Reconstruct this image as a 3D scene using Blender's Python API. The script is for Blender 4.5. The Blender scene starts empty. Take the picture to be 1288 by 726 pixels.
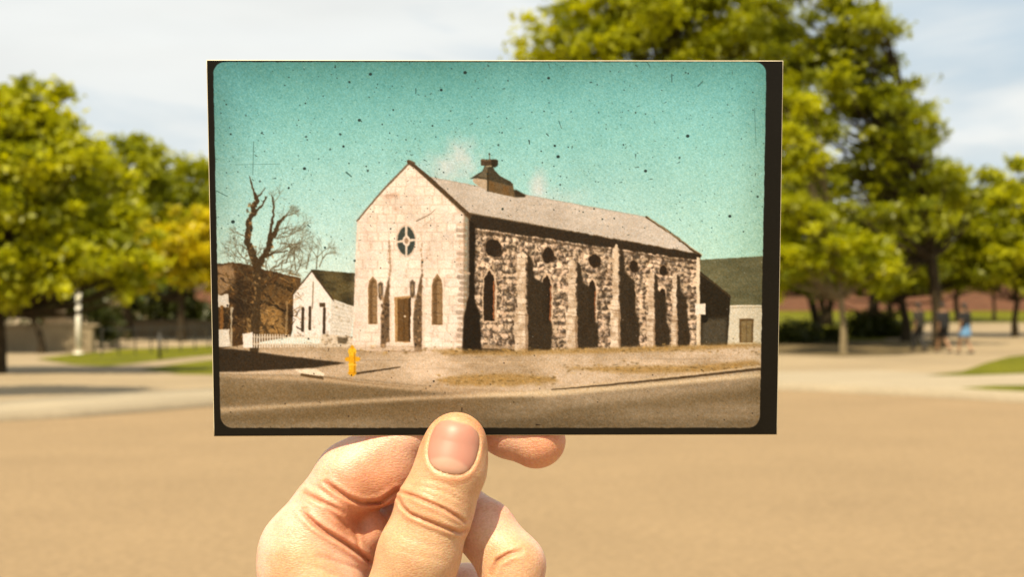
import bpy, bmesh, math, random, time
import numpy as np
from mathutils import Vector, Matrix
T0 = time.time()
scn = bpy.context.scene
COL = scn.collection
# ---------------------------------------------------------------- camera, sky, sun, exposure
FPX, PCX, HOR, EYE = 2147.0, 644.0, 385.0, 1.55     # focal length in photo pixels, centre column, horizon row, eye height
cam = bpy.data.cameras.new('camera'); cam.sensor_width = 36; cam.lens = 36*FPX/1288; cam.shift_y = (HOR-363)/1288
cam.clip_start = .02; cam.clip_end = 3000
cam.dof.use_dof = True; cam.dof.focus_distance = .452; cam.dof.aperture_fstop = 34
camo = bpy.data.objects.new('camera', cam); camo.location = (0, 0, EYE); camo.rotation_euler = (math.pi/2, 0, 0)
COL.objects.link(camo); scn.camera = camo
SUN_EL, SUN_AZ = 57, -158                            # degrees; azimuth clockwise from straight ahead
world = bpy.data.worlds.new('World'); scn.world = world; world.use_nodes = True
nt = world.node_tree; nt.nodes.clear()
def N(tree, kind, **kw):
    n = tree.nodes.new(kind)
    for k, v in kw.items():
        if k in n.inputs.keys(): n.inputs[k].default_value = v
        else: setattr(n, k, v)
    return n
def ramp(tree, fac, stops):
    r = tree.nodes.new('ShaderNodeValToRGB'); e = r.color_ramp.elements
    while len(e) < len(stops): e.new(.5)
    for i, (p, c) in enumerate(stops): e[i].position = p; e[i].color = (*c, 1) if not isinstance(c, (int, float)) else (c, c, c, 1)
    tree.links.new(fac, r.inputs['Fac']); return r.outputs['Color']
def mixc(tree, fac, a, b, mode='MIX'):
    m = tree.nodes.new('ShaderNodeMix'); m.data_type = 'RGBA'; m.blend_type = mode
    for sock, v in ((m.inputs[0], fac), (m.inputs[6], a), (m.inputs[7], b)):
        if isinstance(v, bpy.types.NodeSocket): tree.links.new(v, sock)
        elif sock.type == 'RGBA': sock.default_value = (*v, 1) if len(v) == 3 else v
        else: sock.default_value = v
    return m.outputs[2]
sky = N(nt, 'ShaderNodeTexSky', sky_type='NISHITA', sun_disc=False, sun_elevation=math.radians(SUN_EL), sun_rotation=math.radians(SUN_AZ), air_density=1.0, dust_density=1.6)
tc = N(nt, 'ShaderNodeTexCoord')
mp = N(nt, 'ShaderNodeMapping', Scale=(2.6, 2.6, 11.0), Rotation=(0, math.radians(-14), 0), Location=(.35, 0, .2)); nt.links.new(tc.outputs['Generated'], mp.inputs['Vector'])
nz = N(nt, 'ShaderNodeTexNoise', Scale=1.35, Detail=7.0, Roughness=.52, Distortion=.35); nt.links.new(mp.outputs[0], nz.inputs['Vector'])
cf = ramp(nt, nz.outputs['Fac'], [(.33, .15), (.44, .5), (.55, .95), (.7, 1.0)])
CLOUD = (10.8, 11.0, 10.7)
nz2 = N(nt, 'ShaderNodeTexNoise', Scale=3.2, Detail=5.0); nt.links.new(mp.outputs[0], nz2.inputs['Vector'])
cl = mixc(nt, nz2.outputs['Fac'], tuple(.88*v for v in CLOUD), tuple(1.08*v for v in CLOUD))
skyc = mixc(nt, cf, mixc(nt, .6, sky.outputs[0], (6.2, 8.6, 10.4)), cl)
bg = N(nt, 'ShaderNodeBackground', Strength=.055); nt.links.new(skyc, bg.inputs['Color'])
wo = N(nt, 'ShaderNodeOutputWorld'); nt.links.new(bg.outputs[0], wo.inputs['Surface'])
sun = bpy.data.lights.new('sun', 'SUN'); sun.energy = 5.0; sun.angle = math.radians(.55); sun.color = (1, .87, .64)
suno = bpy.data.objects.new('sun', sun); COL.objects.link(suno)
_e, _a = math.radians(SUN_EL), math.radians(SUN_AZ)
SUNV = Vector((math.sin(_a)*math.cos(_e), math.cos(_a)*math.cos(_e), math.sin(_e)))
suno.rotation_euler = SUNV.to_track_quat('Z', 'Y').to_euler(); suno.location = (0, -20, 40)
vs = scn.view_settings; vs.view_transform = 'Standard'; vs.look = 'None'; vs.exposure = 0.62; vs.gamma = 1; vs.use_curve_mapping = False
scn.cycles.max_bounces = 8; scn.cycles.transparent_max_bounces = 4

# ---------------------------------------------------------------- helpers
def link(o, parent=None):
    COL.objects.link(o)
    if parent is not None: o.parent = parent
    return o
def tag(o, label=None, cat=None, group=None, kind=None):
    for k, v in (('label', label), ('category', cat), ('group', group), ('kind', kind)):
        if v: o[k] = v
    return o
def empty(name, loc, label, cat, group=None, rz=0):
    o = bpy.data.objects.new(name, None); o.location = loc; o.rotation_euler = (0, 0, rz); o.empty_display_size = .2
    link(o); return tag(o, label, cat, group)
def mesh_np(name, V, F, mat, parent=None, smooth=False):
    V = np.ascontiguousarray(V, np.float32); F = np.ascontiguousarray(F, np.int32)
    me = bpy.data.meshes.new(name); n, k = F.shape
    me.vertices.add(len(V)); me.vertices.foreach_set('co', V.ravel())
    me.loops.add(n*k); me.loops.foreach_set('vertex_index', F.ravel())
    me.polygons.add(n); me.polygons.foreach_set('loop_start', np.arange(0, n*k, k, dtype=np.int32))
    try: me.polygons.foreach_set('loop_total', np.full(n, k, np.int32))
    except Exception: pass
    me.update(calc_edges=True)
    if smooth: me.polygons.foreach_set('use_smooth', np.ones(n, bool))
    me.materials.append(mat)
    return link(bpy.data.objects.new(name, me), parent)
def from_bm(name, bm, mat, parent=None, smooth=False):
    bmesh.ops.recalc_face_normals(bm, faces=bm.faces)
    me = bpy.data.meshes.new(name); bm.to_mesh(me); bm.free()
    for p in me.polygons: p.use_smooth = smooth
    me.materials.append(mat)
    return link(bpy.data.objects.new(name, me), parent)
def box(bm, c, s, rz=0, bevel=0):
    r = bmesh.ops.create_cube(bm, size=1, matrix=Matrix.Translation(c) @ Matrix.Rotation(rz, 4, 'Z') @ Matrix.Diagonal((*s, 1)))
    if bevel: bmesh.ops.bevel(bm, geom=list({e for v in r['verts'] for e in v.link_edges}), offset=bevel, segments=2, affect='EDGES')
def cyl(bm, p, q, r0, r1, n=10):
    p, q = Vector(p), Vector(q); d = q-p
    M = Matrix.Translation((p+q)/2) @ d.to_track_quat('Z', 'Y').to_matrix().to_4x4()
    bmesh.ops.create_cone(bm, cap_ends=True, segments=n, radius1=r0, radius2=r1, depth=d.length, matrix=M)
SLOPE0 = 58.0
def H(y): return max(0.0, min(y, 130)-SLOPE0)*.0225          # the lawn rises gently behind the plaza
def G(px, py, z=0.0):                                        # where a photo pixel meets level ground at height z
    D = (EYE-z)*FPX/(py-HOR); return ((px-PCX)*D/FPX, D)
def GT(px, py):                                              # the same on the rising lawn
    D = EYE*FPX/(py-HOR)
    if D > SLOPE0: D = (EYE+SLOPE0*.0225)/((py-HOR)/FPX+.0225)
    return ((px-PCX)*D/FPX, D)
def AX(px, D): return (px-PCX)*D/FPX
def AZ(py, D): return EYE+(HOR-py)*D/FPX

# ---------------------------------------------------------------- materials
def mat(name, base, rough=.8, var=.25, scale=3.0, bump=0.0, bscale=40.0, spec=.3, fine=0.0, fscale=60., tint=None, ramp_=(.3, .7)):
    m = bpy.data.materials.new(name); m.use_nodes = True; t = m.node_tree; b = t.nodes['Principled BSDF']
    b.inputs['Roughness'].default_value = rough; b.inputs['Specular IOR Level'].default_value = spec
    tc = N(t, 'ShaderNodeTexCoord'); co = tc.outputs['Object']
    n = N(t, 'ShaderNodeTexNoise', Scale=scale, Detail=6.0, Roughness=.6); t.links.new(co, n.inputs['Vector'])
    lo = tuple(v*(1-var) for v in base); hi = tint or tuple(min(1, v*(1+var)) for v in base)
    c = ramp(t, n.outputs['Fac'], [(ramp_[0], lo), (ramp_[1], hi)])
    if fine:
        f = N(t, 'ShaderNodeTexNoise', Scale=fscale, Detail=3.0); t.links.new(co, f.inputs['Vector'])
        c = mixc(t, 1.0, c, ramp(t, f.outputs['Fac'], [(.3, 1-fine), (.7, 1.0)]), 'MULTIPLY')
    t.links.new(c, b.inputs['Base Color'])
    if bump:
        f2 = N(t, 'ShaderNodeTexNoise', Scale=bscale, Detail=4.0); t.links.new(co, f2.inputs['Vector'])
        bp = N(t, 'ShaderNodeBump', Strength=bump, Distance=.02); t.links.new(f2.outputs['Fac'], bp.inputs['Height']); t.links.new(bp.outputs[0], b.inputs['Normal'])
    return m
def leaf_mat(name, a, b_, tr=.5):
    m = bpy.data.materials.new(name); m.use_nodes = True; t = m.node_tree; t.nodes.clear()
    at = N(t, 'ShaderNodeAttribute', attribute_name='tone')
    c = ramp(t, at.outputs['Fac'], [(0, a), (1, b_)])
    d = N(t, 'ShaderNodeBsdfDiffuse', Roughness=.4); tl = N(t, 'ShaderNodeBsdfTranslucent'); g = N(t, 'ShaderNodeBsdfGlossy', Roughness=.45)
    t.links.new(c, d.inputs['Color']); t.links.new(mixc(t, 1.0, c, (1.25, 1.15, .5), 'MULTIPLY'), tl.inputs['Color'])
    g.inputs['Color'].default_value = (.6, .6, .5, 1)
    x = N(t, 'ShaderNodeMixShader', Fac=tr); t.links.new(d.outputs[0], x.inputs[1]); t.links.new(tl.outputs[0], x.inputs[2])
    y = N(t, 'ShaderNodeMixShader', Fac=.04); t.links.new(x.outputs[0], y.inputs[1]); t.links.new(g.outputs[0], y.inputs[2])
    o = N(t, 'ShaderNodeOutputMaterial'); t.links.new(y.outputs[0], o.inputs['Surface'])
    return m
M = {}
M['road'] = mat('road_aggregate', (.297, .206, .112), .9, .08, .45, .5, 55, .15, .24, 15, ramp_=(.25, .75))
M['pave'] = mat('pavement_tan', (.305, .232, .14), .9, .14, .3, .3, 40, .15, .14, 9)
M['concrete'] = mat('concrete_pale', (.34, .278, .188), .9, .1, .5, .2, 40, .15, .12, 9)
M['earth'] = mat('earth', (.2, .15, .08), .95, .3, .1)
M['lawn'] = mat('lawn_grass', (.10, .112, .005), .95, .35, .5, .8, 14, .1, .4, 7, tint=(.21, .20, .007))
M['tree_shade'] = mat('painted_shade', (.15, .11, .055), .95, .3, .7, .4, 20, .1, .25, 6)  # dark ground colour that holds the shade under the trees
M['stone'] = mat('wall_stone', (.30, .235, .14), .9, .22, 1.2, .4, 20, .2, .2, 14)
M['stone_tan'] = mat('tan_stone', (.46, .33, .19), .9, .2, 3, .4, 20, .2, .2, 14)
M['white'] = mat('white_paint', (.80, .74, .60), .6, .06, 3, .1, 20, .3)
M['darkmetal'] = mat('dark_metal', (.05, .045, .035), .5, .2, 5)
M['bark'] = mat('bark', (.055, .040, .022), .95, .4, 6, .8, 30, .1, .4, 30)
M['bark_pale'] = mat('bark_pale', (.26, .20, .11), .95, .3, 6, .6, 30, .1, .3, 30)
M['roof'] = mat('roof_dark', (.09, .075, .055), .8, .2, 2)
M['glass'] = mat('window_glass', (.03, .035, .04), .12, .1, 2, spec=.6)
M['teal'] = mat('teal_panel', (.02, .16, .12), .6, .15, 2)
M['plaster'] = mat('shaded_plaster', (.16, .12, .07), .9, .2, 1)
LG = leaf_mat('leaves_bright', (.145, .180, .003), (.62, .62, .006))
LD = leaf_mat('leaves_deep', (.10, .132, .004), (.45, .465, .006))
LY = leaf_mat('leaves_golden', (.30, .28, .004), (.88, .76, .012))
LO = leaf_mat('leaves_olive', (.20, .20, .006), (.44, .39, .010))
LH = leaf_mat('leaves_hedge', (.022, .03, .004), (.055, .062, .006), .2)
def brick_mat():
    m = bpy.data.materials.new('red_brick'); m.use_nodes = True; t = m.node_tree; b = t.nodes['Principled BSDF']; b.inputs['Roughness'].default_value = .9
    tc = N(t, 'ShaderNodeTexCoord'); mp = N(t, 'ShaderNodeMapping', Rotation=(math.pi/2, 0, 0)); t.links.new(tc.outputs['Object'], mp.inputs[0])
    k = N(t, 'ShaderNodeTexBrick', Color1=(.21, .08, .042, 1), Color2=(.155, .058, .032, 1), Mortar=(.16, .11, .07, 1), Scale=2.0); t.links.new(mp.outputs[0], k.inputs['Vector'])
    t.links.new(k.outputs['Color'], b.inputs['Base Color']); return m
M['brick'] = brick_mat()

# ---------------------------------------------------------------- the setting: ground, road, pavement, lawns
def sheet(name, poly, off, m, kind='structure', follow=True):
    bm = bmesh.new(); bm.faces.new([bm.verts.new((x, y, 0)) for x, y in poly])
    for yy in (SLOPE0, 130):
        bmesh.ops.bisect_plane(bm, geom=bm.verts[:]+bm.edges[:]+bm.faces[:], plane_co=(0, yy, 0), plane_no=(0, 1, 0))
    for v in bm.verts: v.co.z = (H(v.co.y) if follow else 0)+off
    bmesh.ops.triangulate(bm, faces=[f for f in bm.faces if len(f.verts) > 4])
    o = from_bm(name, bm, m); 
    if o.data.polygons[0].normal.z < 0: o.data.flip_normals()
    return tag(o, kind=kind)
KERB = .12
edge_px = [(0,531), (70,528), (150,522), (265,512), (400,503), (530,496), (644,492), (800,489), (985,491), (1110,497), (1200,502), (1288,508)]
edge = [G(a, b, -KERB) for a, b in edge_px]
sm = []
for i in range(len(edge)-1):
    for k in range(6):
        f = k/6; sm.append(np.array(edge[i])*(1-f)+np.array(edge[i+1])*f)
sm.append(np.array(edge[-1]))
E = np.array(sm)
for _ in range(14): E[1:-1] = (E[:-2]+2*E[1:-1]+E[2:])/4
dl, dr = E[0]-E[4], E[-1]-E[-5]
E = np.vstack([[E[0]+dl/np.linalg.norm(dl)*90], [E[0]+dl/np.linalg.norm(dl)*12], E, [E[-1]+dr/np.linalg.norm(dr)*12], [E[-1]+dr/np.linalg.norm(dr)*90]])
sheet('ground', [(-900,-300), (900,-300), (900,1600), (-900,1600)], -.30, M['earth'], follow=False)
sheet('road', [(-160,-60), (160,-60), (160,75), (-160,75)], -KERB, M['road'], follow=False)
def strip(name, P, w0, w1, z0, z1, m):                       # a band that follows the road edge, with a front face
    P = np.array(P); t = np.gradient(P, axis=0); t /= np.linalg.norm(t, axis=1)[:, None]; n = np.stack([-t[:,1], t[:,0]], 1)
    a = P+n*w0; b = P+n*w1; L = len(P)
    V = np.vstack([np.c_[a, np.full(L, z0)], np.c_[a, np.full(L, z1)], np.c_[b, np.full(L, z1)], np.c_[b, np.full(L, z0)]])
    F = [[i+r*L, i+1+r*L, i+1+(r+1)*L, i+(r+1)*L] for r in range(3) for i in range(L-1)]
    return tag(mesh_np(name, V, F, m), kind='structure')
strip('kerb', E, 0, .22, -.14, 0, M['concrete'])
tt = np.gradient(E, axis=0); tt /= np.linalg.norm(tt, axis=1)[:, None]; nn = np.stack([-tt[:,1], tt[:,0]], 1)
inner = E+nn*.22
sheet('pavement', [tuple(p) for p in inner]+[(150, 240), (-150, 240)], -.004, M['pave'])
strip('kerb_walk', E, .26, 2.9, -.05, .002, M['concrete'])
# paler concrete walk at the right
sheet('concrete_walk', [G(700,470), G(985,468), G(1100,466), G(1200,471), G(1300,470), G(1500,470), G(1500,486), G(1288,485), G(1215,489), G(1110,486), G(985,481), G(700,484)], .003, M['concrete'])
# lawns
def lawn(name, px): return sheet(name, [GT(a, b) for a, b in px], .008, M['lawn'])
lawn('lawn', [(46,452), (90,446), (150,440), (262,435), (420,430), (420,440), (275,446), (215,452), (165,458), (130,461), (92,459)])
lawn('lawn', [(178,465), (215,459), (265,453), (420,444), (420,476), (275,472), (225,471)])
lawn('lawn', [(1165,473), (1210,468), (1240,457), (1270,449), (1320,444), (1500,440), (1500,470), (1288,470.5), (1220,473)])
lawn('lawn', [(1207,488.6), (1250,485.6), (1300,484.8), (1500,484), (1500,497), (1288,493), (1240,491)])
lawn('lawn', [(500,440), (640,436), (985,432), (1110,428), (1150,415), (1165,406.5), (1500,405), (2200,404), (2200,388), (-900,388), (-900,400), (265,400), (420,412)])
sheet('shade_patch', [GT(a, b) for a, b in [(985,433), (1060,430), (1110,428), (1152,428), (1180,436), (1190,442), (1130,447), (1060,449), (985,446), (850,447), (700,440), (850,434)]], .0095, M['tree_shade'])  # dark sheet standing in for shade cast by the right-hand trees
sheet('path', [GT(a, b) for a, b in [(1085,438), (1130,430), (1158,416), (1172,408), (1288,407), (1500,407), (1500,440), (1288,444), (1200,447)]], .004, M['pave'])
# ---------------------------------------------------------------- trees, hedges
def leaves(name, C, R, n, size, m, parent, seed, flat=.55, tone=None, cat=None):
    """n leaf faces spread through flattened clumps with centres C and radii R."""
    r = np.random.default_rng(seed); k = len(C); w = R**2.2; idx = r.choice(k, n, p=w/w.sum())
    d = r.normal(size=(n, 3)); d /= np.linalg.norm(d, axis=1)[:, None]; rad = np.where(r.random(n) < .24, 1.0+.75*r.random(n), np.abs(r.normal(size=n))*.55)
    an = r.random(k)*np.pi; el = 1.05+.55*r.random(k); ca, sa = np.cos(an[idx]), np.sin(an[idx]); tl = r.normal(size=k)*.22
    o = d*(rad*R[idx])[:, None]; ox, oy = o[:,0]*el[idx], o[:,1]*.85
    P = C[idx]+np.stack([ox*ca-oy*sa, ox*sa+oy*ca, o[:,2]*flat*.9+ox*tl[idx]], 1); P += r.normal(size=(n, 3))*.07
    nr = r.normal(size=(n, 3))*.75+d*.5+np.array([0, 0, .8]); nr /= np.linalg.norm(nr, axis=1)[:, None]
    a = np.cross(nr, r.normal(size=(n, 3))); a /= np.linalg.norm(a, axis=1)[:, None]; b = np.cross(nr, a)
    s = size*(.6+.8*r.random(n))[:, None]
    V = np.stack([P-a*s, P+b*s*.42+nr*s*.1, P+a*s, P-b*s*.42+nr*s*.1], 1).reshape(-1, 3)
    o = mesh_np(name, V, np.arange(4*n).reshape(-1, 4), m, parent)
    ct = r.random(k); tn = np.clip(ct[idx]*.65+r.random(n)*.35, 0, 1) if tone is None else np.clip(tone[idx]*.7+r.random(n)*.3, 0, 1)
    at = o.data.attributes.new('tone', 'FLOAT', 'FACE'); at.data.foreach_set('value', tn.astype(np.float32))
    return o
def tube_path(P, R, n=8):
    P = np.array(P, float); R = np.array(R, float); t = np.gradient(P, axis=0); V = []; F = []
    for p, d, r in zip(P, t, R):
        d = d/(np.linalg.norm(d)+1e-9); u = np.cross(d, [.31, .17, .93] if abs(d[2]) < .9 else [1, .1, 0]); u /= np.linalg.norm(u); w = np.cross(d, u)
        for k in range(n):
            a = 2*math.pi*k/n; V.append(p+r*(math.cos(a)*u+math.sin(a)*w))
    for i in range(len(P)-1):
        for k in range(n): F.append([i*n+k, i*n+(k+1) % n, (i+1)*n+(k+1) % n, (i+1)*n+k])
    return V, F
def tree(name, label, px, D, lobes, n, size, m, bark, seed, tr=.16, group=None, nclump=90, rc=(.45, .95), stems=1, fork=.55, flat=.55, z0=None):
    """lobes: (photo column, photo row, half width px, half height px) of the crown's masses, built at distance D with real depth."""
    nclump = int(nclump*1.9); rc = (rc[0]*.62, rc[1]*.72); n = int(n*1.25)
    r = np.random.default_rng(seed); x0 = AX(px, D); zb = H(D)-.03 if z0 is None else z0
    root = empty(name, (x0, D, zb), label, 'tree', group)
    k = D/FPX; C = []; RR = []; area = np.array([l[2]*l[3] for l in lobes], float); area /= area.sum()
    for (lx, ly, hw, hh), f in zip(lobes, area):
        c0 = np.array([AX(lx, D)-x0, 0, AZ(ly, D)-zb]); hw_, hh_ = hw*k, hh*k; dep = hw_*.9
        for _ in range(max(4, int(nclump*f))):
            d = r.normal(size=3); d /= np.linalg.norm(d); q = .25+.75*r.random()**.5
            rr = r.uniform(*rc)*min(1, .45+hw_/4.5)
            C.append(c0+d*q*np.maximum(np.array([hw_, dep, hh_])-rr*.55, .2)*(1+.10*r.normal())); RR.append(rr)
    C = np.array(C); RR = np.array(RR)
    C[:, 2] = np.maximum(C[:, 2], 1.15)
    V = []; F = []
    def add(P, R, nn=8):
        v, f = tube_path(P, R, nn); b = len(V); V.extend(v); F.extend([[b+i for i in q] for q in f])
    top = C[:, 2].max()*.82; cen = C.mean(0)
    for s in range(stems):
        lean = np.array([cen[0]*.7+(s-(stems-1)/2)*.5, cen[1]*.5+r.normal()*.2, 0]); fz = top*fork
        pts = [np.array([(s-(stems-1)/2)*tr*1.6, 0, 0])+lean*f**1.5+np.array([r.normal()*.05, r.normal()*.05, top*f])*(1 if f else 0) for f in np.linspace(0, 1, 9)]
        add(pts, [tr*(1.35 if i == 0 else 1)*(1-.085*i) for i in range(9)], 10)
        spine = np.array(pts)
        order = r.permutation(len(C))[:int(len(C)*.55)]
        for i in order:
            tip = C[i]; h0 = max(.16*top+.6, min(tip[2]*.62, top*.8)); j = np.argmin(abs(spine[:, 2]-h0)); a = spine[j]
            mid = a*.45+tip*.55+np.array([0, 0, -.12*np.linalg.norm(tip-a)*r.random()])+r.normal(size=3)*.12
            if (np.linalg.norm(C-mid, axis=1) < 1.3).sum() < 2: continue
            rb = tr*.34*(1-.07*j)*r.uniform(.6, 1.1)
            add([a, a*.6+mid*.4+r.normal(size=3)*.05, mid, tip*.7+mid*.3, tip], [rb, rb*.8, rb*.55, rb*.35, rb*.12], 6)
    mesh_np('trunk', V, F, bark, root, True)
    leaves('crown', C, RR, n, size, m, root, seed+1, flat)
    return root
# right-hand side
GR = 'trees around the plaza'
tree('shade_tree', 'tall bright green tree rising behind the upper edge of the old photograph print', 835, 66, [(830,70,185,90), (760,35,100,70), (800,10,100,60), (720,40,50,60), (880,20,90,60), (930,50,70,50), (900,30,110,80), (840,-60,150,90), (690,62,58,36), (830,190,180,120), (950,110,70,60)], 46000, .15, LG, M['bark'], 3, .24, GR, 300, (.5, 1.0))
tree('shade_tree', 'tallest loose crowned tree reaching out of the top right of the view', 1183, 60.5, [(1010,20,110,75), (1080,60,75,70), (1050,160,135,90), (1060,40,70,60), (1000,95,90,60), (1095,115,62,66), (1140,205,62,56), (1130,150,62,62), (1110,250,110,80), (1010,270,70,80), (985,-70,120,60), (1175,165,24,24), (1212,232,45,34), (1240,222,22,14), (1100,330,90,46)], 38000, .14, LD, M['bark'], 5, .22, GR, 150, (.42, .9), flat=.42)
tree('shade_tree', 'slim pale trunked tree close beside the right border of the print', 1061, 55.2, [(1015,245,55,75), (1000,170,40,70), (1040,310,75,50), (990,320,40,60), (1095,330,55,32)], 16000, .12, LG, M['bark_pale'], 8, .105, GR, 100, (.32, .62))
tree('shade_tree', 'dark low crowned tree standing close behind the leftmost walker', 1140, 66, [(1090,310,80,52), (1040,345,60,30), (1130,345,55,28)], 13000, .14, LD, M['bark'], 12, .2, GR, 80, (.4, .8))
tree('shade_tree', 'green tree with a dark thick trunk between the slim pale trunk and walkers', 1094, 70, [(1180,290,85,75), (1150,230,60,50), (1215,330,70,40), (1140,345,50,28)], 20000, .14, LD, M['bark'], 15, .26, GR, 110, (.4, .85))
tree('shade_tree', 'yellow green tree with a thin trunk near the right edge of the view', 1277, 70, [(1262,290,62,72), (1310,265,60,80), (1252,235,40,26), (1290,205,26,20), (1230,335,50,34), (1290,350,60,24)], 17000, .14, LG, M['bark'], 18, .13, GR, 100, (.4, .8))
tree('shade_tree', 'small sapling in front of the brick building at the far right', 1250, 92, [(1250,325,45,40), (1225,300,24,30)], 7000, .15, LO, M['bark'], 21, .1, GR, 40, (.4, .8))
tree('shade_tree', 'forked brownish olive tree left of the slim pale trunk', 1038, 84, [(1085,285,85,40), (1010,330,60,34), (1050,345,60,24)], 11000, .16, LO, M['bark'], 24, .2, GR, 70, (.45, .85), stems=2)
tree('shade_tree', 'shaded tree hidden mostly behind the right border of the print', 1030, 74, [(985,340,50,40), (940,300,80,80), (900,240,70,80)], 9000, .16, LD, M['bark'], 26, .2, GR, 60, (.45, .9))
tree('shade_tree', 'dark tree standing beyond the lawn between the walkers', 1120, 88, [(1120,325,60,42)], 7000, .17, LD, M['bark'], 28, .18, GR, 40, (.45, .9))
tree('shade_tree', 'dark tree beyond the walkers beside the brick building', 1205, 90, [(1200,335,55,34)], 6000, .17, LD, M['bark'], 29, .17, GR, 40, (.45, .9))
# left-hand side
tree('shade_tree', 'big bright green tree overhanging the plaza at the left edge', -6, 39.2, [(40,240,120,100), (25,130,60,46), (-60,220,120,110), (110,300,90,70), (60,340,110,46), (150,250,40,46), (175,345,36,46), (78,112,34,16), (30,165,85,50), (-20,330,110,60)], 42000, .11, LG, M['bark'], 31, .2, GR, 260, (.3, .62))
tree('shade_tree', 'deep green tree behind the bright tree and the white post', 160, 68, [(160,220,66,66), (130,270,70,60), (195,260,50,60), (150,320,70,50)], 18000, .15, LD, M['bark'], 33, .19, GR, 110, (.4, .85))
tree('shade_tree', 'far dark green tree touching the left border of the print', 240, 86, [(232,255,52,62), (280,250,60,70), (215,300,40,40)], 14000, .17, LD, M['bark'], 35, .22, GR, 80, (.5, 1.0))
tree('golden_tree', 'small tree with golden yellow leaves beside the left border of the print', 229, 66, [(222,312,66,50), (260,290,40,36), (190,335,38,32), (245,345,45,24), (170,355,18,18)], 15000, .12, LY, M['bark'], 37, .17, GR, 110, (.3, .6))
tree('shade_tree', 'thin dark tree standing against the stone wall at far left', 52, 55.6, [(14,322,50,46), (-40,345,60,40)], 13000, .12, LD, M['bark'], 39, .13, GR, 80, (.35, .7))
tree('shade_tree', 'dark backmost tree filling the gap above the stone wall', 90, 80, [(70,345,130,45), (-40,330,90,60)], 13000, .17, LD, M['bark'], 41, .2, GR, 80, (.5, 1.0))
# trees outside the picture whose shade falls on the plaza
tree('shade_tree', 'tree outside the left of the view casting shade on the plaza', -430, 26, [(-250,-230,165,100), (-180,-200,90,70), (-350,-200,120,100)], 20000, .10, LG, M['bark'], 43, .16, GR, 90, (.3, .6))
# farther trees behind the printed card, hidden from the photo's own viewpoint
for i, (px, D, seed) in enumerate(((400, 92, 51), (520, 100, 53), (640, 96, 55), (330, 84, 57))):
    tree('shade_tree', ('far tree across the lawn behind the left third of the print', 'far tree across the lawn behind the church picture', 'far tree across the lawn behind the middle of the print', 'far tree across the lawn just inside the left border of the print')[i], px, D, [(px,270,80,80), (px+40,310,60,50), (px-40,310,60,50)], 9000, .19, LD, M['bark'], seed, .22, GR, 70, (.6, 1.1))
def hedge(name, label, px0, px1, D, h, m, seed, n, size=.12, depth=1.6, group=None):
    r = np.random.default_rng(seed); x0, x1 = AX(px0, D), AX(px1, D); w = x1-x0; k = max(6, int(w*h*3))
    C = np.c_[r.uniform(-w/2, w/2, k), r.uniform(-depth/2, depth/2, k), r.uniform(.1, h*.9, k)]; C[:, 2] *= 1-.25*r.random(k)
    o = leaves(name, C, r.uniform(.3, .6, k), n, size, m, None, seed, .8); o.location = ((x0+x1)/2, D, H(D)); tag(o, label, 'hedge', group)
HG = 'hedges behind the plaza'
hedge('hedge', 'dark hedge rising behind the pale stone wall', -60, 132, 60.5, 2.3, LH, 61, 12000, group=HG)
hedge('hedge', 'dark hedge behind the brown garden wall and golden tree', 128, 345, 76, 2.0, LH, 63, 12000, .14, group=HG)
hedge('hedge', 'low dark foliage added as shade under the trees right of the print', 930, 1052, 65, .5, LH, 65, 6000, .12, group=HG)  # added leaves that stand in for shade on the lawn
hedge('hedge', 'taller dark foliage added as shade under the trees behind the leftmost walker', 1066, 1156, 70, .8, LH, 67, 7000, .12, group=HG)  # also added, to darken the lawn where the trees shade it

# ---------------------------------------------------------------- walls, post, railing, stone, buildings
def wall(name, label, pts, h, w, m, cat='wall', z0=None):
    root = empty(name, (pts[0][0], pts[0][1], 0), label, cat); P = np.array(pts, float)-np.array(pts[0])
    bm = bmesh.new(); bc = bmesh.new()
    for a, b in zip(P[:-1], P[1:]):
        d = b-a; L = np.linalg.norm(d); rz = math.atan2(d[1], d[0]); c = (a+b)/2; zz = H(c[1]+pts[0][1])-.1
        box(bm, (c[0], c[1], zz+(h+.1)/2), (L, w, h+.1), rz); box(bc, (c[0], c[1], zz+h+.1+.042), (L+w*.9, w+.1, .08), rz, .012)
    from_bm('wall_body', bm, m, root); from_bm('coping', bc, m, root); return root
wall('stone_wall', 'low pale stone wall with coping behind the white post', [(AX(-130,57), 57), (AX(118,57), 57)], .86, .4, M['stone'])
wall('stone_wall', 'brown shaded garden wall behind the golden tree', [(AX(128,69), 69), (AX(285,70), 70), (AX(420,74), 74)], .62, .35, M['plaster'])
post = empty('white_post', (AX(98.5,55), 55, 0), 'white round post standing on the lawn in front of the stone wall', 'post')
bm = bmesh.new(); cyl(bm, (0,0,-.05), (0,0,2.08), .082, .078, 20); from_bm('shaft', bm, M['white'], post, True)
bm = bmesh.new(); cyl(bm, (0,0,2.082), (0,0,2.14), .09, .06, 20); from_bm('cap', bm, M['white'], post, True)
bm = bmesh.new(); cyl(bm, (0,0,-.02), (0,0,.06), .17, .15, 20); from_bm('foot', bm, M['white'], post, True)
rail = empty('railing', (AX(128,52.5), 52.5, 0), 'thin dark metal railing along the back of the left lawn', 'railing')
Lr = AX(262,60)-AX(128,52.5); dy = 7.5; rz = math.atan2(dy, Lr)
bm = bmesh.new()
for z in (.42, .82): cyl(bm, (0,0,z), (Lr,dy,z), .016, .016, 6)
from_bm('rail', bm, M['darkmetal'], rail)
for i in range(8):
    f = i/7; bm = bmesh.new(); cyl(bm, (Lr*f,dy*f,-.05), (Lr*f,dy*f,.9), .024, .024, 8); from_bm('post', bm, M['darkmetal'], rail)
bol = empty('bollard', (AX(201,50), 50, 0), 'thin dark bollard standing on the left lawn below the golden tree', 'bollard')
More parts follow.
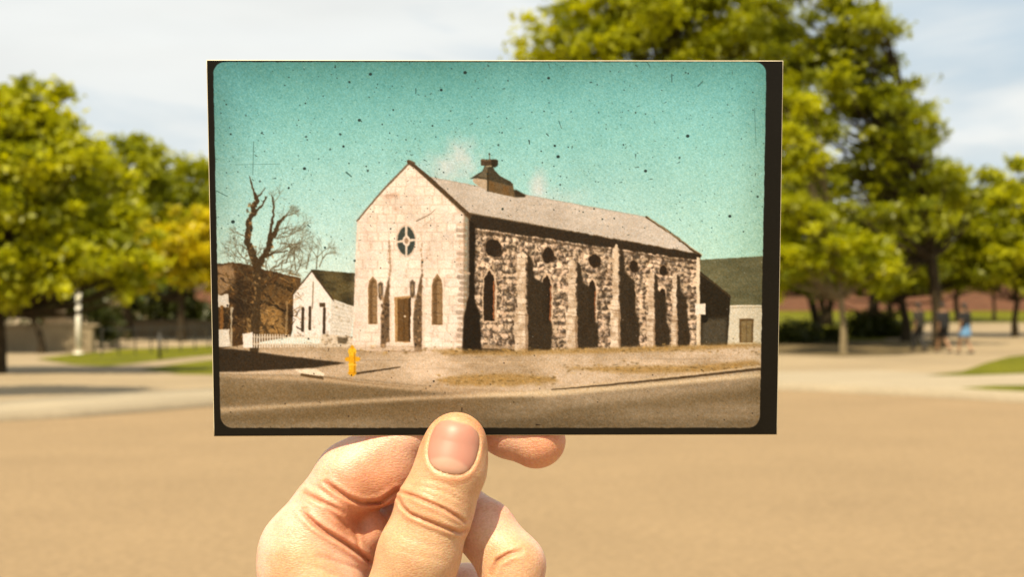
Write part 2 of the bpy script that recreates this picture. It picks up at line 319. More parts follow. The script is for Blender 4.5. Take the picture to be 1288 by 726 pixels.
bm = bmesh.new(); cyl(bm, (0,0,-.05), (0,0,.74), .05, .05, 12); from_bm('shaft', bm, M['darkmetal'], bol, True)
bm = bmesh.new(); cyl(bm, (0,0,.742), (0,0,.8), .064, .03, 12); from_bm('cap', bm, M['darkmetal'], bol, True)
st = empty('stone_monument', (AX(74,57), 57, .92), 'tan stepped stone monument sitting on top of the pale stone wall', 'monument')
r = random.Random(4)
def rock(c, s, rz):
    bm = bmesh.new(); box(bm, c, s, rz); bmesh.ops.subdivide_edges(bm, edges=bm.edges[:], cuts=3, use_grid_fill=True)
    for v in bm.verts: v.co += Vector((r.uniform(-1,1)*s[0], r.uniform(-1,1)*s[1], r.uniform(-1,1)*s[2]))*.045
    return bm
from_bm('base_block', rock((0,0,.11), (.95,.36,.20), .05), M['stone_tan'], st, True)
from_bm('upper_block', rock((-.02,0,.36), (.42,.32,.28), -.1), M['stone_tan'], st, True)
from_bm('top_block', rock((-.04,0,.575), (.26,.24,.13), .2), M['stone_tan'], st, True)
def building(name, label, x0, x1, D, dep, h, wm, cols, rows, ww, wh, z0):
    root = empty(name, ((x0+x1)/2, D, z0), label, 'building'); w = x1-x0
    bm = bmesh.new(); box(bm, (0, dep/2, h/2-.3), (w, dep, h+.6)); from_bm('wall', bm, wm, root)
    bm = bmesh.new(); box(bm, (0, dep/2, h+.172), (w+.6, dep+.6, .34), 0, .04); from_bm('roof', bm, M['roof'], root)
    for i in range(cols):
        for j in range(rows):
            cx = -w/2+w*(i+.5)/cols; cz = (j+.62)*h/rows
            bm = bmesh.new()
            for dx, dz, sx, sz in ((-ww/2-.04,0,.08,wh+.16), (ww/2+.04,0,.08,wh+.16), (0,wh/2+.04,ww,.08), (0,-wh/2-.04,ww,.08), (0,0,.05,wh)): box(bm, (cx+dx, -.03, cz+dz), (sx, .12, sz))
            f = from_bm('window', bm, M['white'], root); bm = bmesh.new(); box(bm, (cx, -.01, cz), (ww-.004, .05, wh-.004)); from_bm('pane', bm, M['glass'], f)
    return root
building('brick_building', 'long red brick building across the lawn behind the right trees', AX(700,112), AX(1900,112), 112, 16, 3.5, M['brick'], 9, 1, 1.3, 1.0, H(112))
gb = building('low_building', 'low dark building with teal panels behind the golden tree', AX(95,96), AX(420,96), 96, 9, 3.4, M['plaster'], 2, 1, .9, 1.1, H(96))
for px0, px1 in ((163,184), (189,214)):
    bm = bmesh.new(); box(bm, ((AX(px0,96)+AX(px1,96))/2-gb.location.x, -.08, AZ(373,96)-H(96)), (AX(px1,96)-AX(px0,96), .1, 1.25), 0, .02); from_bm('panel', bm, M['teal'], gb)
bm = bmesh.new(); box(bm, (AX(258,96)-gb.location.x, -.06, AZ(382,96)-H(96)), (1.2, .1, 1.5)); from_bm('door', bm, M['brick'], gb)
r_ = np.random.default_rng(77); kk = 520; xs = r_.uniform(-170, 190, kk)
wood = leaves('distant_wood', np.c_[xs, r_.uniform(0, 9, kk)+abs(xs)*-.12, 1+r_.random(kk)**.8*(4.2+1.6*np.sin(xs*.13)+1.2*np.sin(xs*.37+1))], r_.uniform(1.0, 2.1, kk), 42000, .42, LD, None, 78, .7)
wood.location = (0, 172, H(172)); tag(wood, kind='stuff', label='far band of dark green woodland along the horizon', cat='woodland')
# ---------------------------------------------------------------- one continuous skin from a distance field (bodies and the hand)
def sdf_mesh(fn, lo, hi, h, B=8):
    lo = np.array(lo, float); n = np.ceil((np.array(hi)-lo)/h).astype(int); nb = -(-n//B); n = nb*B
    Vv = np.full(tuple(n), 1e3, np.float32)
    bi = np.stack(np.meshgrid(*[np.arange(k) for k in nb], indexing='ij'), -1).reshape(-1, 3)
    dc = fn(lo+(bi*B+(B-1)/2)*h); near = np.abs(dc) < B*h*1.15
    far = bi[~near & (dc < 0)]
    for b in far: Vv[b[0]*B:(b[0]+1)*B, b[1]*B:(b[1]+1)*B, b[2]*B:(b[2]+1)*B] = -1e3
    loc = np.stack(np.meshgrid(*[np.arange(B)]*3, indexing='ij'), -1).reshape(-1, 3)
    nb_ = bi[near]
    for s in range(0, len(nb_), 400):
        q = nb_[s:s+400]; ijk = (q[:, None]*B+loc[None]).reshape(-1, 3)
        Vv[ijk[:,0], ijk[:,1], ijk[:,2]] = fn(lo+ijk*h)
    S = Vv < 0
    c = np.zeros(tuple(n-1), np.int8)
    for dx in (0,1):
        for dy in (0,1):
            for dz in (0,1): c += S[dx:n[0]-1+dx, dy:n[1]-1+dy, dz:n[2]-1+dz]
    A = np.argwhere((c > 0) & (c < 8)); idx = np.full(tuple(n-1), -1, np.int32); idx[A[:,0],A[:,1],A[:,2]] = np.arange(len(A))
    P = np.zeros((len(A), 3)); W = np.zeros(len(A))
    cor = [(0,0,0),(1,0,0),(0,1,0),(1,1,0),(0,0,1),(1,0,1),(0,1,1),(1,1,1)]
    for a in range(8):
        for b in range(a+1, 8):
            if sum(abs(x-y) for x, y in zip(cor[a], cor[b])) != 1: continue
            ca, cb = np.array(cor[a]), np.array(cor[b]); ia, ib = A+ca, A+cb
            va, vb = Vv[ia[:,0],ia[:,1],ia[:,2]], Vv[ib[:,0],ib[:,1],ib[:,2]]
            k = (va < 0) != (vb < 0); t = np.where(k, va/np.where(k, va-vb, 1), 0)
            P += np.where(k[:, None], ca+(cb-ca)*t[:, None], 0); W += k
    P = lo+(A+P/W[:, None])*h
    Q = []
    for ax in range(3):
        sl0 = [slice(None)]*3; sl1 = [slice(None)]*3; sl0[ax] = slice(0, -1); sl1[ax] = slice(1, None)
        s0, s1 = S[tuple(sl0)], S[tuple(sl1)]; ed = np.argwhere(s0 != s1); f = s0[ed[:,0],ed[:,1],ed[:,2]]
        u, v = [(1,2), (2,0), (0,1)][ax]
        ok = (ed[:,u] > 0) & (ed[:,v] > 0) & (ed[:,u] < n[u]-1) & (ed[:,v] < n[v]-1); ed, f = ed[ok], f[ok]
        def at(du, dv):
            e = ed.copy(); e[:,u] += du; e[:,v] += dv; return idx[e[:,0],e[:,1],e[:,2]]
        q = np.stack([at(-1,-1), at(0,-1), at(0,0), at(-1,0)], 1); q[~f] = q[~f][:, ::-1]; Q.append(q)
    Q = np.vstack(Q); Q = Q[(Q >= 0).all(1)]
    for _ in range(2):
        d = fn(P); g = np.stack([fn(P+np.eye(3)[k]*h*.35)-fn(P-np.eye(3)[k]*h*.35) for k in range(3)], 1); g /= np.linalg.norm(g, axis=1)[:, None]+1e-9
        P = P-g*np.clip(d, -h, h)[:, None]*.9
    return P, Q
def cone(p, a, b, ra, rb, sq=None):
    a, b = np.array(a, float), np.array(b, float); ba = b-a; pa = p-a
    t = np.clip(pa@ba/(ba@ba+1e-9), 0, 1); d = pa-t[:, None]*ba
    if sq is not None: d = d/np.array(sq)
    return np.sqrt((d*d).sum(1))-(ra+(rb-ra)*t)
def smin(a, b, k):
    h = np.maximum(k-np.abs(a-b), 0)/k; return np.minimum(a, b)-h*h*k*.25
# ---------------------------------------------------------------- the three people walking across the plaza
skin_far = mat('skin_far', (.30, .165, .085), .55, .08, 8, spec=.3)
hair_m = mat('dark_hair', (.025, .018, .012), .5, .3, 30)
cloth = {k: mat('cloth_'+k, v, .85, .15, 12, .2, 80) for k, v in {'black': (.014, .013, .012), 'charcoal': (.03, .027, .022), 'olive': (.03, .025, .016), 'blue': (.11, .225, .37), 'tan': (.2, .14, .08)}.items()}
def person(label, px, D, head, J, top, bottom, sleeve, leg_to, rz, hair_long, skirt=0):
    """J: joint positions in metres, x = walking direction, y = side, z = up."""
    root = empty('person', (AX(px, D), D, 0), label, 'person', 'people walking across the plaza', rz)
    j = {k: np.array(v, float) for k, v in J.items()}; s = 1.0
    def body(p):
        d = cone(p, j['pelvis'], j['chest'], .115, .125, (1, 1.22, 1)); d = smin(d, cone(p, j['shl'], j['shr'], .06, .06), .1)
        d = smin(d, cone(p, j['chest'], j['neck'], .085, .052), .06); d = smin(d, cone(p, j['neck'], j['head'], .05, .06), .03)
        d = smin(d, cone(p, j['head'], j['head']+[.012,0,.075], .078, .092, (1.1,.9,1)), .03); d = smin(d, cone(p, j['head']+[.085,0,.03], j['head']+[.108,0,.012], .012, .014), .02)
        for e in (-1, 1): d = smin(d, cone(p, j['head']+[.0,e*.083,.03], j['head']+[-.01,e*.088,.06], .012, .014), .012)
        for q in 'lr':
            d = smin(d, cone(p, j['hip'+q], j['kn'+q], .085, .055), .05); d = smin(d, cone(p, j['kn'+q], j['an'+q], .056, .036), .02); d = smin(d, cone(p, j['an'+q]+[0,0,-.03], j['an'+q]+[.15,0,-.05], .035, .028), .03)
            d = smin(d, cone(p, j['sh'+q], j['el'+q], .047, .037), .03); d = smin(d, cone(p, j['el'+q], j['wr'+q], .038, .026), .015)
            a = j['wr'+q]; dr = (a-j['el'+q]); dr /= np.linalg.norm(dr); d = smin(d, cone(p, a, a+dr*.08, .03, .036, (1.2,.6,1)), .02)
            for f in range(4): d = smin(d, cone(p, a+dr*.09+np.array([(f-1.5)*.019,0,0]), a+dr*(.165-.012*abs(f-1.4))+np.array([(f-1.5)*.02+.012,0,0]), .0105, .008), .006)
            d = smin(d, cone(p, a+dr*.03+np.array([.03,0,0]), a+dr*.085+np.array([.062,0,0]), .011, .009), .01)
        return d
    def torso(p, sl):
        d = cone(p, j['pelvis']+[0,0,-.03], j['chest'], .15, .16, (1, 1.3, 1)); d = smin(d, cone(p, j['shl'], j['shr'], .074, .074), .1)
        for q in 'lr': d = smin(d, cone(p, j['sh'+q], j['sh'+q]+(j['el'+q]-j['sh'+q])*sl, .062, .056), .03)
        return np.maximum(d, p[:,2]-(j['neck'][2]-.015))
    def lower(p):
        d = cone(p, j['pelvis']+[0,0,.06], j['pelvis']+[0,0,-.04], .13, .135, (1, 1.2, 1))
        for q in 'lr':
            for a, b, r0, r1 in ((j['hip'+q], j['kn'+q], .1, .078), (j['kn'+q], j['an'+q]+[0,0,.03], .076, .062)): d = smin(d, cone(p, a, b, r0, r1), .04)
        if skirt: d = smin(d, cone(p, j['pelvis'], j['pelvis']+[0,0,-.26], .14, .2), .06)
        return np.maximum(np.maximum(d, leg_to-p[:,2]), p[:,2]-(j['pelvis'][2]+.10))
    def hair(p):
        d = cone(p, j['head']+[-.02,0,.06], j['head']+[-.005,0,.085], .094, .1, (1.08,.92,1)); f = p-j['head']
        d = np.maximum(d, np.minimum(.03-f[:,0], 9)*0+np.where((f[:,0] > .045) & (f[:,2] < .115), .05, -1))
        if hair_long: d = smin(d, cone(p, j['head']+[-.075,0,.04], j['neck']+[-.085,0,-.06], .055, .035), .04)
        return d
    def shoe(q): return lambda p: np.maximum(cone(p, j['an'+q]+[-.03,0,-.042], j['an'+q]+[.16,0,-.055], .045, .036), j['an'+q][2]-.088-p[:,2])
    lo, hi = (-.75, -.45, -.05), (.75, .45, 1.85)
    for nm, fn, m, h in (('body', body, skin_far, .011), ('shirt', lambda p: torso(p, sleeve), cloth[top], .016), ('shorts' if leg_to > .3 else 'trousers', lower, cloth[bottom], .016), ('hair', hair, hair_m, .014), ('shoe', shoe('l'), cloth['charcoal'], .012), ('shoe', shoe('r'), cloth['charcoal'], .012)):
        P, Q = sdf_mesh(fn, lo, hi, h); mesh_np(nm, P, Q, m, root, True)
    return root
def pose(h, stride, swing, lean=.03, up=0):
    k = h/1.75
    def v(x, y, z): return (x*k, y*k, z*k)
    s = stride
    return dict(pelvis=v(0,0,.96), chest=v(lean,0,1.28), neck=v(lean+.02,0,1.47), head=v(lean+.05,0,1.585), shl=v(lean,.17,1.41), shr=v(lean,-.17,1.41),
        hipl=v(0,.085,.91), hipr=v(0,-.085,.91), knl=v(.16*s+.04,.085,.52), knr=v(-.02*s+.05,-.085,.50), anl=v(.30*s,.085,.085), anr=v(-.34*s,-.085,.115),
        ell=v(-.10*swing,.225,1.14), elr=v(.08*swing,-.225,1.14), wrl=v(-.12*swing+.06,.23,.90), wrr=v(.22*swing+.08,-.22,.93))
person('walker in a dark brown top and long dark trousers, leftmost of the three', 1156, 57.5, 0, pose(1.66, .7, .8), 'olive', 'charcoal', .95, .1, math.radians(118), True)
person('walker in black shirt and black knee shorts between the two others', 1187, 56.3, 0, pose(1.64, 1.0, 1.0, .06), 'black', 'black', 1.0, .5, math.radians(105), False)
person('walker in a black top and bright light blue skirt, rightmost of the three', 1214, 55.2, 0, pose(1.63, .8, .7), 'black', 'blue', .8, .56, math.radians(112), True, 1)
# ---------------------------------------------------------------- the old photograph, printed on the card
CX0, CY0, CX1, CY1, CS = 258, 70, 990, 556, 2
def paint_print():
    """The picture printed on the card, drawn with polygons, strokes and noise (display-referred sRGB, 0..1)."""
    rng = np.random.default_rng(11)
    W, H = (CX1-CX0)*CS, (CY1-CY0)*CS
    yy, xx = np.mgrid[0:H, 0:W].astype(np.float32)
    X = CX0 + (xx+.5)/CS; Y = CY0 + (yy+.5)/CS
    img = np.zeros((H, W, 3), np.float32)
    def c(*v): return np.array(v, np.float32)/255
    def vnoise(scale, seed=0, ax=1.0, ay=1.0):
        r = np.random.default_rng(seed+100)
        fx, fy = X/(scale*ax), Y/(scale*ay)
        fx = fx-fx.min(); fy = fy-fy.min()
        g = r.random((int(fy.max())+3, int(fx.max())+3)).astype(np.float32)
        ix, iy = fx.astype(int), fy.astype(int); tx, ty = fx-ix, fy-iy
        tx = tx*tx*(3-2*tx); ty = ty*ty*(3-2*ty)
        return (g[iy,ix]*(1-tx)+g[iy,ix+1]*tx)*(1-ty)+(g[iy+1,ix]*(1-tx)+g[iy+1,ix+1]*tx)*ty
    def fbm(scale, seed=0, n=4, ax=1.0, ay=1.0):
        s = 0; a = 1; t = 0
        for i in range(n):
            s = s + a*vnoise(scale/2**i, seed+i*7, ax, ay); t += a; a *= .55
        return s/t-.5
    def inside(px, py, P):
        r = np.zeros(px.shape, bool); n = len(P)
        for i in range(n):
            x0, y0 = P[i]; x1, y1 = P[(i+1) % n]
            if y0 == y1: continue
            k = (y0 > py) != (y1 > py)
            r ^= k & (px < (x1-x0)*(py-y0)/(y1-y0)+x0)
        return r
    def box(P, pad=2):
        a = np.array(P, float)
        x0 = max(0, int((a[:,0].min()-pad-CX0)*CS)); x1 = min(W, int((a[:,0].max()+pad-CX0)*CS)+1)
        y0 = max(0, int((a[:,1].min()-pad-CY0)*CS)); y1 = min(H, int((a[:,1].max()+pad-CY0)*CS)+1)
        return slice(y0, max(y1, y0)), slice(x0, max(x1, x0))
    def mask(P):
        sl = box(P); m = np.zeros((H, W), np.float32); px, py = X[sl], Y[sl]
        for dx in (-.17, .17):
            for dy in (-.17, .17): m[sl] += .25*inside(px+dx, py+dy, P)
        return m
    def blur(m, r):
        n = max(1, int(r*CS))
        for ax in (0, 1):
            for _ in range(2):
                pad = [(0, 0), (0, 0)]; pad[ax] = (n+1, n)
                q = np.cumsum(np.pad(m, pad, mode='edge'), axis=ax, dtype=np.float64)
                m = ((q[2*n+1:] - q[:-2*n-1]) if ax == 0 else (q[:, 2*n+1:]-q[:, :-2*n-1])).astype(np.float32)/(2*n+1)
        return m
    def poly(P, col, soft=0, a=1.0):
        sl = box(P, 2+soft*5); px, py = X[sl], Y[sl]; m = np.zeros(px.shape, np.float32)
        if not m.size: return
        for dx in (-.17, .17):
            for dy in (-.17, .17): m += .25*inside(px+dx, py+dy, P)
        if soft: m = blur(m, soft)
        img[sl] = img[sl]*(1-m[..., None]*a)+np.asarray(col, np.float32)*m[..., None]*a
    def seg(p, q, w0, w1, col, a=1.0):
        sl = box([p, q], max(w0, w1)+2); px, py = X[sl], Y[sl]
        dx, dy = q[0]-p[0], q[1]-p[1]; L = dx*dx+dy*dy+1e-9
        t = np.clip(((px-p[0])*dx+(py-p[1])*dy)/L, 0, 1)
        d = np.hypot(px-p[0]-t*dx, py-p[1]-t*dy)-(w0+(w1-w0)*t)/2
        m = np.clip(.5-d*CS*.8, 0, 1)*a
        img[sl] = img[sl]*(1-m[..., None])+np.asarray(col, np.float32)*m[..., None]
    def path(P, w0, w1, col, a=1.0):
        n = len(P)-1
        for i in range(n): seg(P[i], P[i+1], w0+(w1-w0)*i/n, w0+(w1-w0)*(i+1)/n, col, a)
    def ell(cx, cy, rx, ry, col, a=1.0):
        sl = box([(cx-rx, cy-ry), (cx+rx, cy+ry)])
        m = np.clip(.5-(np.hypot((X[sl]-cx)/rx, (Y[sl]-cy)/ry)-1)*min(rx, ry)*CS*.8, 0, 1)*a
        img[sl] = img[sl]*(1-m[..., None])+np.asarray(col, np.float32)*m[..., None]
    def lancet(x0, x1, y0, y1, col, a=1.0, sk=0):
        cx = (x0+x1)/2; w = (x1-x0)/2; h = min(w*2.2, (y1-y0)*.4)
        P = [(x0, y1), (x0, y0+h), (x0+w*.25, y0+h*.45), (cx, y0), (x1-w*.25, y0+h*.45), (x1, y0+h), (x1, y1+sk)]
        return poly(P, col, 0, a)
    def lerp(a, b, t): return a+(b-a)*t[..., None]
    # ---- sky
    t = np.clip((Y-77)/290, 0, 1)
    k0, k1, k2, k3 = c(94,160,150), c(128,185,170), c(166,205,188), c(206,224,202)
    img = np.where((t < .35)[..., None], lerp(k0, k1, t/.35), np.where((t < .7)[..., None], lerp(k1, k2, (t-.35)/.35), lerp(k2, k3, np.clip((t-.7)/.3, 0, 1))))
    img = img + (fbm(150, 3)*.11)[..., None]*c(255,230,235)
    gx = np.clip((360-X)/110, 0, 1)*np.clip((300-Y)/200, 0, 1)
    img = lerp(img, c(84,146,146), gx*.5)
    gx = np.clip((X-760)/200, 0, 1)*np.clip((Y-150)/160, 0, 1)
    img = lerp(img, c(134,188,158), gx*.55)
    # smoke and glow behind the roof
    for cx, cy, rx, ry, a in ((578,196,24,34,.55), (676,232,13,18,.55), (560,212,36,20,.4), (700,248,40,14,.25)):
        d = np.hypot((X-cx)/rx, (Y-cy)/ry)+fbm(20, 5)*1.1
        img = lerp(img, c(214,205,192), np.clip(1.15-d, 0, 1)*a)
    img = img+(fbm(9, 61)*.035)[..., None]
    # ---- ground
    gm = mask([(262,432),(450,434),(980,428),(980,550),(262,550)])
    dirt = lerp(c(204,182,146), c(164,142,106), np.clip(.5+fbm(30, 21, 5, 3, 1)*2.2, 0, 1))+(fbm(6, 31, 3, 2.5, 1)*.12)[..., None]
    img = img*(1-gm[..., None])+dirt*gm[..., None]
    # ---- buildings at the left
    brown = lerp(c(82,58,30), c(48,36,20), np.clip(.5+fbm(14, 41)*2.5, 0, 1))
    m = mask([(268,332),(300,331),(379,350),(366,424),(268,440)]); img = img*(1-m[..., None])+brown*m[..., None]
    poly([(272,336),(292,332),(296,352),(286,366),(272,372)], c(170,138,96), 1.5, .8)
    poly([(318,392),(350,380),(362,420),(312,424)], c(158,122,66), 3, .85)
    poly([(326,356),(376,352),(366,388),(322,384)], c(104,78,40), 3, .7)
    for i in range(9):
        a = rng.uniform(280, 350); b = rng.uniform(345, 410); seg((a, b), (a+rng.uniform(18, 50), b+rng.uniform(8, 26)), 3.2, 1.5, c(34,26,14), .75)
    for i in range(120):
        a, b = rng.uniform(272, 372), rng.uniform(340, 425); ell(a, b, rng.uniform(.8, 3), rng.uniform(.8, 2.5), c(*(np.array((150,112,58))*rng.uniform(.25, 1.1))), .5)
    # white gabled house
    poly([(369,369),(392,341),(418,375),(416,427),(368,424)], c(226,216,192))
    poly([(417,374),(446,385),(440,430),(415,427)], c(206,198,172))
    for i in range(9): seg((418, 380+i*5.2), (443, 388+i*4.6), .7, .7, c(150,138,108), .45)
    m = mask([(391,339),(448,344),(446,386),(418,376)]); rf = lerp(c(86,76,44), c(52,46,26), np.clip(.5+fbm(8, 51, 3, 2.5, .8)*3, 0, 1)); img = img*(1-m[..., None])+rf*m[..., None]
    path([(368,371),(392,341),(419,377)], 1.4, 2, c(66,52,32))
    for x, y0, y1, w in ((381,388,416,3.4), (390,387,414,3.4), (408,388,420,3.4)): seg((x, y0), (x-.5, y1), w, w, c(58,46,30))
    seg((394,355),(393,388), 1.5, 1.5, c(120,104,76), .8); poly([(402,381),(409,381),(409,386),(402,386)], c(70,58,38))
    for i in range(40):
        a, b = rng.uniform(370, 440), rng.uniform(370, 428); ell(a, b, rng.uniform(.6, 2), rng.uniform(1, 3), c(120,100,64), .25)
    # fence, sign and boards
    for i in range(50):
        a = rng.uniform(385, 450); ell(a, rng.uniform(430, 437), rng.uniform(1, 4), rng.uniform(.6, 1.6), c(*(np.array((196,176,136))*rng.uniform(.7, 1.1))), .6)
    # the bare tree
    for i in range(260):
        x = rng.uniform(272, 376); y = rng.uniform(342, 428); an = rng.uniform(-1.2, 1.2)+1.57*(rng.random() < .4); L = rng.uniform(4, 16); tone = c(*(np.array((176,134,72))*rng.uniform(.5, 1.1))) if rng.random() < .42 else c(*(np.array((52,38,20))*rng.uniform(.6, 1.3)))
        seg((x, y), (x+np.cos(an)*L, y+np.sin(an)*L), rng.uniform(.6, 2.4), .6, tone, rng.uniform(.3, .8))
    poly([(296,350),(306,346),(310,372),(316,398),(300,402),(296,380)], c(38,28,15), 2, .7); seg((312,402),(316,440), 6, 5, c(176,140,84), .55); seg((361,380),(360,425), 2.5, 2.5, c(168,140,92), .6)
    for i in range(230):
        x = rng.normal(322, 13); y = rng.uniform(312, 432); an = rng.normal(1.57, .8); L = rng.uniform(5, 18); tone = c(*(np.array((60,46,26))*rng.uniform(.6, 1.5)))
        seg((x, y), (x+np.cos(an)*L, y-np.sin(an)*L), rng.uniform(.7, 2.2), .6, tone, rng.uniform(.3, .75))
    bark = c(62,48,27)
    path([(320,440),(322,400),(324,365),(323,334)], 11, 8, bark); path([(323,400),(338,420)], 5, 3, bark, .7)
    path([(323,338),(317,318),(311,303),(314,288),(312,278),(319,268),(318,260),(324,252),(321,244)], 9, 4.2, bark); [seg((a,b),(a+rng.uniform(-5,5),b-rng.uniform(2,7)), 2, .7, bark, .9) for a,b in ((312,296),(313,285),(316,272),(318,262),(315,310),(320,326),(322,254))]; path([(320,266),(330,258),(334,248)], 3.5, 1.6, bark); path([(322,250),(316,230),(314,222)], 2.5, .9, bark); path([(323,250),(334,236)], 2, .8, bark)
    path([(325,336),(332,322),(338,312),(340,300),(347,292),(351,280),(357,274)], 9, 4, bark); [seg((a,b),(a+rng.uniform(-4,9),b-rng.uniform(3,10)), 2.2, .7, bark, .85) for a,b in ((330,324),(336,314),(340,302),(344,296),(349,286),(352,280),(334,320),(346,290))]; path([(338,306),(342,280),(344,262),(342,246)], 4.5, 1.4, bark); path([(330,326),(345,318),(362,316)], 4, 1.2, bark)
    for i in range(90):
        y = rng.uniform(252, 436); x = (321 if y > 335 else (314 if y < 300 or i % 2 else 335-(y-330)*.35))+rng.normal(0, 2.6); ell(x, y, rng.uniform(.5, 1.8), rng.uniform(.8, 2.4), c(*(np.array((150,118,70))*rng.uniform(.25, 1.2))), .7)
    def twig(p, ang, L, w, n):
        q = (p[0]+np.cos(ang)*L, p[1]-np.sin(ang)*L); seg(p, q, w, w*.6, c(84,70,44), .75 if w > 1 else .5)
        if n:
            for _ in range(rng.integers(2, 4)): twig(q, ang+rng.uniform(-.75, .75), L*rng.uniform(.6, .95), w*.62, n-1)
    for p, a, L in (((348,300),.2,15), ((352,306),-.1,14), ((330,352),.3,16), ((326,360),2.6,14), ((345,340),.1,14), ((362,352),1.3,16), ((352,340),1.3,18), ((372,340),1.7,14), ((385,338),1.3,10), ((320,350),1.9,14), ((352,282),1.0,10), ((345,300),.5,14), ((341,300),.9,13), ((350,316),.4,12), ((335,318),.2,12), ((313,300),2.6,9), ((318,330),2.7,12), ((316,320),2.3,12), ((343,262),1.3,8), ((356,278),.9,8), ((360,330),1.2,16), ((372,345),1.1,12), ((398,338),1.5,14), ((402,335),1.2,10), ((340,340),.6,16), ((310,350),2.2,12), ((335,350),.9,16), ((330,380),.5,14), ((318,390),2.2,14)):
        twig(p, a, L, 1.7, 4)
    poly([(272,371),(288,371),(288,387),(272,387)], c(214,204,180)); seg((291,388),(291,436), 2.6, 2.6, c(180,164,130)); seg((279,387),(279,415), 4, 4, c(126,86,40))
    poly([(272,415),(288,414),(290,436),(273,437)], c(222,212,186)); poly([(305,420),(318,418),(318,438),(306,438)], c(226,216,192))
    for i in range(26):
        x = 320+i*3.3; seg((x, 421+i*.05), (x, 437-i*.05), 1.9, 1.9, c(216,204,174), .95-.012*i)
    seg((318,424),(404,425), 1.4, 1.4, c(206,192,160), .8); seg((318,433),(404,433), 1.4, 1.4, c(206,192,160), .8)
    poly([(418,424),(440,424),(437,434),(420,434)], c(84,72,48), 1.2, .8)
    # ---- church: roof first
    roof = lerp(c(198,188,164), c(178,166,142), np.clip(.5+fbm(40, 71)*1.6, 0, 1))+(fbm(4, 75, 2, 3, .6)*.05)[..., None]
    m = mask([(516,203),(535,221),(661,245),(813,273),(881,321),(881,326),(590,274)]); img = img*(1-m[..., None])+roof*m[..., None]
    for i in range(1, 16):
        f = i/16; seg((540+50*f, 222+50*f), (813+68*f, 273+48*f), .5, .5, c(150,132,108), .18)
    seg((540,223),(813,273), 1.1, 1, c(150,136,112), .6)
    # ventilator on the ridge
    poly([(594,226),(600,223),(614,222),(614,241),(604,235),(596,230)], c(176,156,122)); poly([(612,221),(645,231),(648,248),(614,241)], c(98,80,50)); poly([(615,227),(622,230),(622,241),(615,239)], c(104,80,44)); poly([(632,233),(640,235),(640,246),(632,244)], c(112,84,46), .4, .7)
    poly([(590.5,225),(600,219),(607,215),(609,209),(620,209),(622,214),(630,222),(642,228),(645,232),(644,234),(628,230),(613,226),(601,224)], c(62,56,38)); poly([(600,222),(608,215),(610,209),(613,209),(613,224)], c(108,98,72), .4, .8); seg((613.5,217),(613.5,240), 1.8, 1.8, c(54,44,22))
    poly([(604.5,201),(607,200),(624,200.5),(626.5,202),(626,208),(622,210.5),(620,209),(608,208.5),(605,208)], c(70,56,36)); poly([(618,201),(626.5,202),(626,208),(622,210.5),(618,209)], c(44,38,22)); seg((606,201.5),(617,201.5), 1.3, 1.3, c(112,92,64)); seg((615.5,193.5),(616,200), 1, 1.2, c(84,74,52)); ell(615.5, 193.5, 1.2, 1.2, c(60,52,36))
    poly([(646,239),(649,238.5),(662,246),(660,248),(648,248)], c(50,40,22), .4); seg((612,209),(618,209), 1.6, 1.6, c(170,158,120), .8)
    path([(813,273),(845,294),(881,322)], 2.6, 3, c(66,52,30)); path([(815,273),(883,321)], .9, .9, c(180,160,120))
    # annex at the right
    m = mask([(880,327),(964,322),(962,385),(917,385),(881,346)]); rf = lerp(c(104,102,70), c(84,84,56), np.clip(.5+fbm(10, 81, 4, 2, 1)*2, 0, 1)); img = img*(1-m[..., None])+rf*m[..., None]
    for i in range(9): seg((884+i*4, 331+i*6.2), (962, 329+i*6.2), .5, .5, c(66,66,42), .35)
    poly([(915,384),(961,384),(960,434),(913,434)], c(204,196,164)); seg((917,385),(962,384.5), 1.6, 1.6, c(226,216,184)); seg((917,387),(962,386.6), 1, 1, c(120,108,76), .6)
    poly([(930,401),(948,401),(947,431),(930,431)], c(96,76,44)); poly([(932.5,404),(945.5,404),(945,430),(932.5,430)], c(126,108,68)); seg((939,404),(939,430), .7, .7, c(84,66,40)); seg((932,412),(946,412), .6, .6, c(84,66,40), .7)
    poly([(879,340),(919,372),(915,434),(878,435)], c(34,28,16)); poly([(884,402),(914,400),(914,434),(882,435)], c(78,72,54), 2, .8); seg((886,390),(886,402), 10, 8, c(24,20,12))
    path([(881,345),(900,358),(919,374)], 2, 2, c(60,50,30))
    # ---- church: rubble side wall, in perspective
    m = mask([(588,272),(881,323),(878,434),(586,445)])
    u = np.clip((X-588)/(880-588), 0, 1); yt = 272+u*51; yb = 445-u*11; v = (Y-yt)/(yb-yt)
    us = u*(1.32-.32*u)                                     # foreshortened along the wall
    rows = 19; r = v*rows+fbm(16, 91)*1.5; ri = np.floor(r).astype(int)
    off = np.random.default_rng(7).random(200)*9; wdt = .7+.75*np.random.default_rng(8).random(200)
    q = us*36*wdt[ri % 200]+off[ri % 200]+fbm(10, 93)*2.2; qi = np.floor(q).astype(int)
    h = np.sin((ri*127.1+qi*311.7))*43758.5453; h = h-np.floor(h); h2 = np.sin((ri*269.5+qi*183.3))*43758.5; h2 = h2-np.floor(h2)
    fr, fq = r-ri, q-qi; nz = fbm(4, 95, 3); edge = np.minimum(np.minimum(fr, 1-fr), np.minimum(fq, 1-fq)*1.2)+nz*.42
    st = lerp(c(138,120,92), c(182,160,128), np.clip(h*1.1, 0, 1)); st = lerp(st, c(158,134,106), (h2 > .7)*.5)
    rel = np.clip((.5-fr)*.6+(.55-fq)*.7+nz*1.9, -.55, .32)
    st = st*(1+rel*1.0)[..., None]
    st = lerp(st, c(66,52,34), np.clip(1-edge/.17, 0, 1)**.9*.62)
